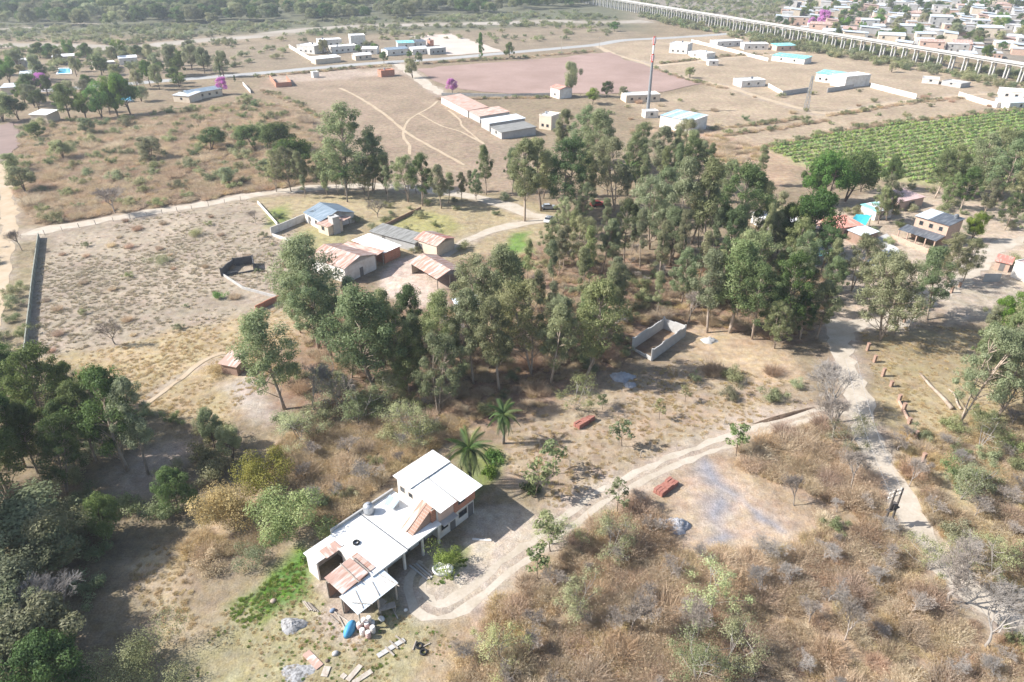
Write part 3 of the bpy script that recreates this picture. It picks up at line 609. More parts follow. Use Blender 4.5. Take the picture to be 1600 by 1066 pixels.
def house(name, label, cat, p0, p1, D, h, roof='flat', wall=None, rm=None, rise=1.1, wins=0, dr=0, over=.3, group=None, zref=0.0, open_front=False, sheets=False, L=None, rw=None, side_wins=0):
    """a building whose camera-side wall foot runs from photo pixel p0 to p1; D metres deep, h high"""
    o, rz, Ln = frame_of(p0, p1, zref); L = L or Ln; e = empty(name, o, rz); wall = wall or PLASTER; rm = rm or WHITEROOF; rms = rm if isinstance(rm, list) else [rm]
    c = math.cos(rz); s = math.sin(rz); POLYS.append(np.array([[o.x + c*x - s*y, o.y + s*x + c*y] for x, y in ((-.4,-.4),(L+.4,-.4),(L+.4,D+.4),(-.4,D+.4))]))
    if open_front:
        p = MB(); p.box(0, L, D - .2, D, 0, h - .02); p.build('wall', wall, e)
        for x in np.linspace(.12, L - .12, max(2, int(L / 3.2) + 1)): MB().box(x - .09, x + .09, .1, .28, 0, h - .05).build('post', WOOD, e)
    else:
        wl = MB().box(0, L, 0, D, 0, h - .02)
        if roof == 'gable': wl.add([(0,0,h-.02),(0,D,h-.02),(0,D/2,h+rise-.06)], [(0,1,2),(2,1,0)]); wl.add([(L,0,h-.02),(L,D,h-.02),(L,D/2,h+rise-.06)], [(0,1,2),(2,1,0)])
        if roof == 'gable_y': wl.add([(0,0,h-.02),(L,0,h-.02),(L/2,0,h+rise-.06)], [(0,1,2),(2,1,0)]); wl.add([(0,D,h-.02),(L,D,h-.02),(L/2,D,h+rise-.06)], [(0,1,2),(2,1,0)])
        if roof == 'shed': wl.add([(0,D-.1,h-.02),(L,D-.1,h-.02),(L,D-.1,h+rise-.1),(0,D-.1,h+rise-.1),(0,0,h-.02),(L,0,h-.02)], [(0,1,2,3),(0,3,4),(1,5,2)])
        wl.build('wall', wall, e)
    ov = over
    if roof == 'flat':
        MB().box(-.08, L + .08, -.08, D + .08, h, h + .16).build('roof', rms[0], e)
        pr = MB(); [pr.box(*q, h + .162, h + .42) for q in ((-.08, L+.08, -.08, .1), (-.08, L+.08, D-.1, D+.08), (-.08, .1, .103, D-.103), (L-.1, L+.08, .103, D-.103))]; pr.build('parapet', wall, e)
    else:
        if roof == 'gable': planes = [((-ov, -ov, h - ov*rise*2/D), (L + 2*ov, 0, 0), (0, D/2 + ov, rise + ov*rise*2/D)), ((-ov, D + ov, h - ov*rise*2/D), (L + 2*ov, 0, 0), (0, -D/2 - ov, rise + ov*rise*2/D))]
        elif roof == 'gable_y': planes = [((-ov, -ov, h - ov*rise*2/L), (0, D + 2*ov, 0), (L/2 + ov, 0, rise + ov*rise*2/L)), ((L + ov, -ov, h - ov*rise*2/L), (0, D + 2*ov, 0), (-L/2 - ov, 0, rise + ov*rise*2/L))]
        else: planes = [((-ov, -ov, h), (L + 2*ov, 0, 0), (0, D + 2*ov, rise))]
        for i, (a, u, v) in enumerate(planes):
            a, u, v = Vector(a), Vector(u), Vector(v); a.z += .02
            if sheets: roof_sheets(e, a, u, v, rms, 1.0, weights=rw)
            else:
                q = [a, a + u, a + u + v, a + v]
                if (q[1] - q[0]).cross(q[3] - q[0]).z < 0: q = q[::-1]
                MB().slab([p + Vector((0, 0, .08)) for p in q], .08).build('roof', rms[i % len(rms)], e)
    for k in range(wins): window(e, L * (k + .75) / (wins + .5), 0, 1.0, min(1.2, L / (wins + 1) * .6), 1.1)
    for k in range(side_wins): window(e, L, D * (k + .5) / side_wins, 1.0, 1.1, 1.1, 'x', 1)
    if dr: door(e, L * dr, 0, min(1.0, L * .4) if dr < .9 else 2.4, 2.1)
    tag(e, label, cat, group); return e
def wall_line(name, label, pts, h, m, t=.18, cat='wall', group=None, cap=None, seg=None):
    """free-standing wall along photo ground points; built panel by panel"""
    P = [G(*p) for p in pts]; e = empty(name, P[0])
    for a, b in zip(P[:-1], P[1:]):
        d = b - a; n = max(1, int(d.length / (seg or 1e9))); rz = math.atan2(d.y, d.x); l = d.length / n
        for k in range(n):
            hh = h * (1 + .02 * rng.normal()); q = MB().box(0, l - .012, -t/2, t/2, -.05, hh).build('panel', m, e); q.location = a + d * k / n - P[0]; q.rotation_euler = (0, 0, rz)
            if cap: c = MB().box(-.01, l - .002, -t/2 - .04, t/2 + .04, hh, hh + .07).build('coping', cap, e); c.location = q.location; c.rotation_euler = (0, 0, rz)
        for x in np.linspace(0, 1, max(2, int(d.length / 1.2))): BLOCK.append(((a + d * x).x, (a + d * x).y, .5))
    return tag(e, label, cat, group)
# ---------------- the house in the foreground (local x = towards the drive, y = along the house)
def farmhouse():
    e = empty('farmhouse', (G(480, 860, 3.2).x, G(480, 860, 3.2).y, 0), R(-41.3))
    c = math.cos(R(-41.3)); s = math.sin(R(-41.3)); o = e.location
    POLYS.append(np.array([[o.x + c*x - s*y, o.y + s*x + c*y] for x, y in ((-.6,-.8),(-.6,20.3),(9.6,20.3),(9.2,4.4),(11.6,4.4),(11.4,-1.8),(4,-1.8))]))
    def W(*b, m=PLASTER, n='wall'): return MB().box(*b).build(n, m, e)
    # two-storey block
    t = MB().box(.55, 7.9, 13.35, 19.5, 0, 4.98); t.add([(.55,13.35,4.98),(.55,19.5,4.98),(.55,19.5,5.9),(.55,13.35,5.9),(7.9,13.35,4.98),(7.9,19.5,4.98)], [(0,1,2,3),(0,3,4),(1,5,2),(3,2,5,4)]); tw = t.build('wall', PLASTER, e)
    W(7.903, 8.1, 15.9, 19.6, 2.6, 4.96, m=BRICK, n='brick_wall'); W(1.0, 7.9, 19.503, 19.62, 2.6, 4.9, m=BRICK, n='brick_wall'); W(7.9, 8.9, 13.4, 15.85, 2.72, 2.85, m=CONC, n='ledge'); W(7.903, 8.02, 13.4, 15.88, 2.86, 4.7, m=PINKW, n='wall_panel')
    window(e, 8.1, 17.2, 3.5, 1.2, .8, 'x', 1, DOORM); window(e, 7.9, 17.5, 1.0, 1.5, 1.0, 'x', 1); window(e, 7.9, 14.3, 1.1, 1.2, 1.0, 'x', 1); door(e, 7.9, 15.7, .9, 2.05, 'x', 1); door(e, 7.9, 18.9, .9, 2.05, 'x', 1)
    window(e, 1.5, 13.35, 3.9, .9, .9, 'y', -1); window(e, 3.0, 13.35, 3.9, .8, .8, 'y', -1)
    roof_sheets(e, (.15, 13.05, 6.02), (0, 6.9, 0), (3.3, 0, -.16), [WHITEROOF], 1.1)
    roof_sheets(e, (3.4, 13.05, 5.72), (0, 2.8, 0), (5.35, 0, -.62), [WHITEROOF, WHITEROOF, WHITEROOF, RUSTPALE], 1.0, weights=[.33, .33, .29, .05])
    roof_sheets(e, (3.45, 15.95, 5.66), (0, 3.95, 0), (5.75, 0, -.5), [WHITEROOF], 1.0)
    MB().bar((3.42, 13.0, 5.78), (3.42, 19.95, 5.78), .09).build('ridge_flashing', GREYW, e); MB().bar((3.4, 15.9, 5.76), (8.9, 15.9, 5.2), .08).build('gutter', GREYW, e)
    # single-storey part, flat slab roof
    W(.1, 6.6, 3.6, 13.3, 0, 2.88); W(2.8, 6.6, 2.7, 3.55, 0, 2.86)
    for x0, x1, y0, y1 in ((-.3, 8.5, 7.83, 13.3), (2.55, 8.62, 2.6, 7.77), (-.3, 2.5, 3.55, 7.77)): MB().box(x0, x1, y0, y1, 2.9, 3.1).build('roof_slab', SLABW, e)
    W(-.5, -.28, 3.6, 13.2, 2.4, 3.5, m=GREYW, n='parapet'); MB().bar((-.3, 7.8, 3.13), (8.5, 7.8, 3.13), .1).build('roof_joint', DARKROOF, e)
    for y in (4.7, 7.4, 10.3, 12.9): MB().box(8.15, 8.4, y - .13, y + .13, 0, 2.9).build('post', PLASTER, e)
    for y in (5.5, 9.2, 11.6): door(e, 6.6, y, .95, 2.05, 'x', 1)
    window(e, 6.6, 7.4, 1.0, 1.3, 1.0, 'x', 1); window(e, 6.6, 10.4, 1.0, 1.1, 1.0, 'x', 1)
    # stair hood: a leaning brick wedge with a rusty top
    MB().add([(5.6,9.6,3.1),(5.6,13.2,3.1),(7.4,13.2,3.1),(7.4,9.6,3.1),(5.6,13.2,5.3),(7.4,13.2,5.3)], [(0,3,2,1),(0,1,4),(3,5,2),(1,2,5,4),(0,4,5,3)]).build('stair_hood', DARKBRICK, e)
    roof_sheets(e, (5.45, 9.45, 3.12), (.95, 0, 0), (0, 3.9, 2.3), [RUSTPALE], .95); W(7.42, 7.6, 12.6, 13.3, 3.1, 5.0, m=BRICK, n='brick_pier')
    # corrugated sheds at the low end
    W(.1, .3, -.3, 3.5, 0, 2.75); W(.3, 2.1, -.3, -.1, 0, 2.7)
    roof_sheets(e, (-.1, -.5, 3.05), (0, 4.0, 0), (2.3, 0, -.2), [GALV, WHITEROOF], 1.0); roof_sheets(e, (1.0, .9, 3.06), (0, 2.2, 0), (1.5, 0, -.13), [RUSTY], .75)
    roof_sheets(e, (4.8, 2.5, 3.42), (3.25, 0, -.1), (0, -3.6, -.3), [RUSTY, RUSTPALE, RUSTY], .85); roof_sheets(e, (4.6, 2.75, 3.2), (3.3, 0, 0), (0, .85, 0), [RUSTPALE], 1.1)
    MB().bar((4.9, 2.66, 3.5), (8.1, 2.66, 3.4), .1).build('beam', WOOD, e); MB().bar((4.7, 1.2, 3.42), (8.3, 1.0, 3.3), .09).build('beam', WOOD, e)
    roof_sheets(e, (8.0, -1.45, 2.92), (0, 5.6, 0), (3.15, 0, -.32), [GALV], 1.1)
    for x, y in ((4.95, -1.0), (7.9, -1.2), (10.9, -1.2), (10.9, 1.4), (10.9, 3.9), (8.2, 4.0)): MB().box(x - .08, x + .08, y - .08, y + .08, 0, 2.6).build('post', WOOD, e)
    W(4.9, 7.9, 2.3, 2.45, 0, 3.0, m=DARKBRICK); W(4.85, 5.0, -1, 2.3, 0, 2.2, m=DARKBRICK); W(8.0, 8.12, -1.1, 2.5, 0, 2.4, m=DARKBRICK)
    for a, b in (((8.6, .2, 2.93), (10.9, -.6, 2.72)), ((9, 2.2, 2.9), (10.9, 1.6, 2.72)), ((8.3, 3.3, 2.95), (11.6, 3.9, 2.66)), ((9.6, -1.0, 2.85), (11.3, .4, 2.70))): MB().bar(a, b, .07).build('weight_batten', WOOD, e)
    tag(e, 'white-roofed farmhouse with a two-storey orange brick end and rusty lean-to sheds', 'house')
    M = Matrix.Translation(o) @ Matrix.Rotation(R(-41.3), 4, 'Z')
    # things on its roofs
    tk = empty('water_tank', M @ Vector((.35, 8.75, 3.1)), 0); MB().lathe([(.62,0),(.66,.25),(.62,.3),(.66,.6),(.62,.66),(.66,.95),(.6,1.15),(.35,1.32),(.12,1.4)], 18).build('tank_body', STEEL, tk, True); MB().lathe([(.22,1.36),(.22,1.5),(.05,1.54)], 12).build('lid', STEEL, tk); MB().box(-.7,.7,-.7,.7,-.0,.001).build('foot_plate', CONC, tk)
    tag(tk, 'ribbed steel water tank on the edge of the white flat roof', 'tank')
    rk = empty('solar_rack', M @ Vector((1.6, 11.3, 3.1)), R(-41.3)); MB().slab([(-.9,-.5,.35),(.9,-.5,.35),(.9,.6,.95),(-.9,.6,.95)], .05).build('panel', BLUEG, rk)
    for x, y, z in ((-.8,-.4,.36),(.8,-.4,.36),(-.8,.5,.85),(.8,.5,.85)): MB().box(x-.03,x+.03,y-.03,y+.03,0,z).build('leg', STEEL, rk)
    tag(rk, 'small tilted panel on a metal rack standing on the white roof', 'panel rack')
    ty = MB(); ring(ty, .33, .12); t2 = ty.build('tyre', mat('black_rubber', (.025,.025,.025), .8), None, True); t2.location = M @ Vector((3.3, 4.5, 3.22)); tag(t2, 'black tyre lying on the white flat roof', 'tyre')
    return M
def ring(mb, Rr, r, n=16, k=8):
    b = len(mb.v)
    for i in range(n):
        a = 2*math.pi*i/n
        for j in range(k):
            t = 2*math.pi*j/k; mb.v.append(((Rr + r*math.cos(t))*math.cos(a), (Rr + r*math.cos(t))*math.sin(a), r*math.sin(t)))
    for i in range(n):
        for j in range(k): mb.f.append((b+i*k+j, b+((i+1)%n)*k+j, b+((i+1)%n)*k+(j+1)%k, b+i*k+(j+1)%k))
HM = farmhouse()
# ---------------- the old farm in the middle
house('farm_house', 'white house with a blue grey gabled metal roof beside the lawn', 'house', (478,347), (503,361), 9.5, 2.7, 'gable', PLASTER, BLUEG, 1.5, 2, .25, sheets=True)
house('house_wing', 'low white wing with a blue grey roof joined to the gabled house', 'house', (508,352), (530,342), 6.5, 2.5, 'gable', PLASTER, BLUEG, 1.0, 1, .7, sheets=True)
house('cottage', 'little cream cottage with a red rusty roof beside a grey block tower', 'cottage', (498,363), (514,369), 4.5, 2.4, 'shed', CREAM, [RUSTPALE, RUSTY], .7, 1, 0, sheets=True)
house('block_tower', 'tall narrow grey block tower next to the little cottage', 'tower', (523,367), (533,364), 2.2, 4.0, 'flat', GREYW, CONC, wins=0)
house('garden_shelter', 'small open shelter with a red rusty roof behind the block tower', 'shelter', (536,359), (548,353), 4.5, 2.3, 'shed', WOOD, [RUSTPALE], .3, open_front=True, sheets=True)
house('ruined_shed', 'long low ruined shed with a dark grey sagging roof', 'shed', (580,375), (649,394), 4.6, 2.2, 'shed', GREYW, FELT, .5, 0, .3)
house('gatehouse', 'small cream shed with a faded red gabled roof', 'shed', (650,391), (683,402), 6.0, 2.9, 'gable', CREAM, [RUSTPALE, REDROOF, RUSTY], .9, 0, .25, sheets=True, rw=[.5,.2,.3], side_wins=0)
house('barn', 'big barn with a rusty gabled roof and grey double doors', 'barn', (541,443), (588,421), 11.0, 3.6, 'gable_y', PLASTER, [RUSTY, RUSTPALE], 1.3, 0, .52, sheets=True, rw=[.6,.4])
house('cart_shed', 'open cart shed with rusty roof between the barn and brick shed', 'shed', (589,421), (601,413), 9.5, 3.3, 'shed', DARKBRICK, [RUSTPALE, RUSTY], .5, open_front=True, sheets=True)
house('brick_shed', 'brick shed under three bright white roof strips', 'shed', (602,412), (626,401), 10.0, 2.7, 'shed', BRICK, [WHITEROOF], .6, 0, 0, sheets=True)
house('open_shed', 'open-sided shed with a patchy rusty gabled roof beside the round yard', 'shed', (684,453), (724,440), 10.5, 2.7, 'gable_y', WOOD, [RUSTPALE, RUSTY, RUSTPALE], 1.1, open_front=True, sheets=True)
house('grove_shed', 'pale shed half hidden among the eucalyptus trees', 'shed', (722,506), (758,499), 5, 2.6, 'shed', GREYW, GALV, .4, 0, .3, sheets=True)
def ruin(name, label, pts, h, m, gaps=(), t=.18):
    """roofless enclosure: wall panels along the pixel outline, some broken low"""
    P = [G(*p) for p in pts]; e = empty(name, P[0]); q = [np.array([p.x, p.y]) for p in P]; POLYS.append(np.array(q)) if len(q) > 3 else None
    for i, (a, b) in enumerate(zip(P, P[1:] + (P[:1] if len(P) > 3 else []))):
        d = b - a; n = max(1, int(d.length / 1.6)); rz = math.atan2(d.y, d.x)
        for k in range(n):
            hh = h * (rng.uniform(.15, .5) if i in gaps else rng.uniform(.9, 1.05)); w = MB().box(0, d.length / n - .01, -t/2, t/2, -.05, hh).build('wall_panel', m, e); w.location = a + d * k / n - P[0]; w.rotation_euler = (0, 0, rz)
        MB().box(-.15, .15, -.15, .15, 0, h * 1.08).build('pillar', m, e).location = a - P[0]
    return tag(e, label, 'ruin')
ruin('block_enclosure', 'roofless grey block enclosure with a broken front wall among the trees', [(988,546),(1036,513),(1069,526),(1018,564)], 2.3, CONC, (3,))
ruin('burnt_ruin', 'charred black roofless walls in the dry walled lot', [(347,432),(366,416),(396,412),(398,424)], 1.9, BLACKW, (3,))
wall_line('garden_wall', 'white garden wall with a dark end beside the gabled house', [(424,367),(477,345)], 1.9, PLASTER, seg=2.5)
wall_line('low_wall', 'low white wall along the garden edge', [(426,369),(478,387)], .7, PLASTER, seg=2.5)
wall_line('dark_wall', 'low dark wall crossing the lawn', [(593,359),(658,328)], .9, DARKBRICK, seg=2.5)
MOSSW = mat('mossy_render', (.30,.30,.25), .95, .3, .6, (.19,.20,.15))
wall_line('lot_wall', 'long grey concrete wall on the outer side of the dry lot', [(62,372),(52,450),(40,562)], 1.4, MOSSW, seg=3.0)
wall_line('pale_wall', 'low pale wall running down from the burnt ruin', [(347,430),(380,452),(432,466)], .6, CONC, seg=2)
wall_line('brick_wall', 'low weathered brick wall at the lower corner of the lot', [(400,487),(428,474),(453,464)], 1.3, BRICK, seg=2)
wall_line('slope_wall', 'thin white wall beside the farm track', [(403,318),(420,337),(434,353)], .8, PLASTER, seg=2.5)
# ---------------- the hamlet on the right
hb = house('brick_house', 'two-storey pale brick house with a flat two-tone roof and dark veranda', 'house', (1432,338), (1483,353), 6.5, 5.4, 'shed', PALEBRICK, DARKROOF, .35, 0, 0, zref=5.4)
_, rz_, L_ = frame_of((1432,338), (1483,353), 5.4)
roof_sheets(hb, (-.3, -.3, 5.55), (L_ * .42, 0, 0), (0, 7.1, .36), [GALV], 1.0); roof_sheets(hb, (L_ * .42 - .3, -.3, 5.55), (L_ * .58 + .6, 0, 0), (0, 7.1, .36), [DARKROOF], 1.0); MB().lathe([(.5, 5.6), (.5, 6.7), (.15, 6.9)], 10, (L_ - 1.2, 5.2)).build('roof_tank', DARKROOF, hb)
roof_sheets(hb, (-1.5, -.1, 2.9), (L_ + 1.5, 0, 0), (0, -4.0, -.5), [DARKROOF], 1.0)
for x in np.linspace(-1.2, L_ - .3, 5): MB().box(x - .12, x + .12, -3.9, -3.66, 0, 2.4).build('post', PALEBRICK, hb)
for x in (L_ * .2, L_ * .5, L_ * .8): window(hb, x, 0, 3.6, 1.0, 1.1)
house('red_roof_house', 'low house with a brick red roof beside the turquoise tarp', 'house', (1303,374), (1343,368), 6, 2.8, 'shed', PINKW, [REDROOF], .4, 1, .4, sheets=True)
house('shaded_house', 'white flat-roofed house behind the dark leafy tree', 'house', (1213,378), (1262,377), 8, 3.0, 'flat', PLASTER, WHITEROOF, wins=2, dr=.5)
house('teal_shed', 'low shed with a pale turquoise roof between the hamlet trees', 'shed', (1273,417), (1313,404), 5.5, 2.5, 'shed', GREYW, [TEAL, GALV], .3, 0, .5, sheets=True)
house('pink_roof_ruin', 'low building with a faded pink roof behind the brick house', 'house', (1400,331), (1440,322), 7, 2.6, 'shed', PINKW, PINKROOF, .3, 1, .6)
house('roadside_house', 'white walled house at the hamlet road end', 'house', (1578,432), (1625,452), 8, 3.4, 'flat', PLASTER, PINKROOF, wins=1)
house('tool_shed', 'tiny brick shed with an orange roof near the hamlet road', 'shed', (1552,421), (1574,426), 3.5, 2.0, 'shed', PALEBRICK, [REDROOF], .4, 0, .5)
wall_line('grey_gate_wall', 'short pale grey wall beside the tiny brick shed', [(1535,440),(1561,440)], 1.8, GREYW, seg=3)
def canopy():
    e = empty('shade_tarp', G(1343, 350)); b = e.location
    pts = [G(1325,349,2.6) - b, G(1352,353,2.2) - b, G(1362,336,3.0) - b, G(1338,335,3.1) - b]; n = 8; V = []
    for i in range(n + 1):
        for j in range(n + 1):
            u, v = i / n, j / n; p = pts[0].lerp(pts[1], u).lerp(pts[3].lerp(pts[2], u), v); V.append((p.x, p.y, p.z - .5 * math.sin(math.pi*u) * math.sin(math.pi*v) + .06 * rng.normal()))
    F = [(i*(n+1)+j, (i+1)*(n+1)+j, (i+1)*(n+1)+j+1, i*(n+1)+j+1) for i in range(n) for j in range(n)]
    ob('tarp', mesh_data('tarp', V, F, mat('turquoise_tarp', (.06,.45,.50), .6, .2, 1.5), True), e)
    for p in pts: MB().box(p.x - .06, p.x + .06, p.y - .06, p.y + .06, 0, p.z).build('post', WOOD, e)
    tag(e, 'sagging turquoise tarp on posts above the hamlet yard', 'tarp')
canopy()
house('hamlet_shack', 'shack with a rusty roof beside the red-roofed house', 'shack', (1262,372), (1290,370), 5, 2.4, 'shed', GREYW, [RUSTY, RUSTPALE], .4, 0, .5, sheets=True)
house('hamlet_shack', 'grey sheet-roofed shack above the white concrete yard', 'shack', (1345,384), (1368,376), 4, 2.4, 'shed', DARKBRICK, [GALV], .3, 0, .4, sheets=True)
house('hamlet_shack', 'pale shack with a blue sheet roof behind the turquoise tarp', 'shack', (1366,345), (1392,340), 5, 2.5, 'shed', PLASTER, [GALV, TEAL], .3, 1, .3, sheets=True)
house('hamlet_shack', 'low white shack behind the flat-roofed hamlet house', 'shack', (1190,358), (1215,355), 5, 2.6, 'shed', PLASTER, [WHITEROOF], .3, 1, 0, sheets=True)
wall_line('hamlet_wall', 'low brick wall below the veranda of the two-storey house', [(1392,372),(1420,384),(1450,396)], 1.1, PALEBRICK, seg=2)
wall_line('hamlet_wall', 'grey yard wall beside the white concrete yard', [(1318,418),(1350,412)], 1.4, GREYW, seg=2)
sheet('concrete_yard', [(1352,410),(1372,398),(1392,380),(1408,392),(1385,408),(1366,418)], .07, mat('white_concrete', (.68,.67,.64), .95, .12, .4), 'bright white concrete yard below the turquoise tarp', 'yard', .1)
sheet('grey_pad', [(1365,375),(1385,365),(1398,378),(1380,388)], .066, CONC, 'grey concrete pad beside the white yard', 'yard', .1)
pil = [(1379,588),(1392,604),(1404,628),(1411,643),(1420,662),(1430,685),(1441,722),(1400,516),(1412,504),(1430,492),(1442,486),(1454,480),(1486,458),(1499,449),(1366,566),(1355,548)]
pm = [mesh_data('pillar', *(lambda q: (q.v, q.f))(MB().box(-.22,.22,-.22,.22,-.1,h).box(-.26,.26,-.26,.26,h,h+.08)), DARKBRICK) for h in (1.5, 1.0, 1.3)]
for i, p in enumerate(pil):
    o = ob('gate_pillar', pm[i % 3]); o.location = G(*p); o.rotation_euler = (0, 0, R(20)); tag(o, 'square pale brick pillar in the row beside the dirt road', 'pillar', 'brick pillars beside the dirt road'); BLOCK.append((o.location.x, o.location.y, .6))
wall_line('pillar_wall', 'low broken brick wall between the roadside pillars', [(1403,627),(1412,645),(1421,663)], .5, PALEBRICK, seg=1.5)
# ================================================================ far buildings, viaduct, mast
def viaduct():
    A = G(955, 13); B = G(1577, 127); d = (B - A); d.z = 0; u = d.normalized(); A2 = A - u * 260; B2 = B + u * 130; Ln = (B2 - A2).length
    rz = math.atan2(u.y, u.x); e = empty('railway_viaduct', A2, rz); H = 8.6
    step = 8.2; n = int(Ln / step)
    MB().box(0, Ln, -2.1, 2.1, H, H + .35).build('deck', GREYW, e)
    for y in (-1.3, 1.3): MB().box(0, Ln, y - .3, y + .3, H - .9, H - .003).build('girder', CONC, e)
    for y in (-2.3, 2.12): MB().box(0, Ln, y, y + .18, H + .05, H + .75).build('parapet', CONC, e)
    pm = MB()
    for y in (-1.3, 1.3): pm.add([(-.4,y-.45,-.2),(.4,y-.45,-.2),(.4,y+.45,-.2),(-.4,y+.45,-.2),(-.3,y-.35,H-1.5),(.3,y-.35,H-1.5),(.3,y+.35,H-1.5),(-.3,y+.35,H-1.5)], [(0,3,2,1),(4,5,6,7),(0,1,5,4),(1,2,6,5),(2,3,7,6),(3,0,4,7)])
    pm.box(-.42, .42, -2.0, 2.0, H - 1.497, H - .903); me = mesh_data('pier', pm.v, pm.f, CONC)
    for k in range(n + 1): ob('pier', me, e).location = (k * step, 0, 0)
    rp = MB().box(-.07, .07, -.07, .07, 0, .9); rm = mesh_data('railing_post', rp.v, rp.f, PALEBRICK); k0 = 0
    for k in range(int(Ln / 6.5)):
        o = ob('railing_post', rm, e); o.location = (k * 6.5, -2.21, H + .752)
    tag(e, 'long concrete railway viaduct on paired columns crossing the valley', 'viaduct')
    for t in np.linspace(0, Ln, int(Ln / 6)): p = A2 + u * t; BLOCK.append((p.x, p.y, 4.0))
    return A2, u, Ln
VA, VU, VL = viaduct()
def mast():
    b = G(1012, 174); h = height_to(b, 57); e = empty('phone_mast', b); n = 9; RED = mat('mast_red', (.50,.08,.06), .5, .1); WHT = mat('mast_white', (.75,.75,.74), .5, .1); GR = mat('mast_grey', (.23,.24,.25), .6, .15)
    cuts = np.linspace(0, h, n + 1)
    for k in range(n):
        r0 = .75 - .4 * cuts[k] / h; r1 = .75 - .4 * cuts[k + 1] / h; m = GR if k < 6 else (RED if k % 2 == 0 else WHT)
        MB().lathe([(r0, cuts[k]), (r1, cuts[k + 1] - .03), (r1 + .1, cuts[k + 1] - .03), (r1 + .1, cuts[k + 1])], 12).build('mast_section', m, e)
    for z in (h - 1.5, h - 8):
        for k in range(3):
            a = 2.1 * k + .4; MB().box(.7*math.cos(a) - .16, .7*math.cos(a) + .16, .7*math.sin(a) - .16, .7*math.sin(a) + .16, z - 1.2, z + 1.0).build('antenna', WHT, e)
    MB().bar((0,0,h), (0,0,h+1.6), .06).build('lightning_rod', GR, e); MB().box(-1.4,1.4,-1.4,1.4,-.1,.3).build('footing', CONC, e)
    tag(e, 'tall grey phone mast with a red and white banded top', 'mast')
mast()
def lattice(px, topy, name, label, w0=1.6):
    b = G(*px); h = height_to(b, topy); e = empty(name, b); m = STEEL; w1 = w0 * .35
    def c(i, z): w = w0 + (w1 - w0) * z / h; return Vector((w/2 * (1 if i in (0, 3) else -1), w/2 * (1 if i < 2 else -1), z))
    for i in range(4): MB().bar(c(i, 0), c(i, h), .14).build('leg', m, e)
    zs = np.linspace(0, h, 8)
    for a, z in zip(zs[:-1], zs[1:]):
        q = MB()
        for i in range(4): q.bar(c(i, a), c((i+1) % 4, z), .07); q.bar(c(i, z), c((i+1) % 4, z), .07)
        q.build('brace', m, e)
    tag(e, label, 'tower')
lattice((1259,173), 119, 'lattice_tower', 'pale steel lattice tower standing in the fenced plots', 1.7)
BLUE2 = metal_mat('pale_blue_sheet', (.34,.48,.56), (.45,.56,.62), .4, .5)
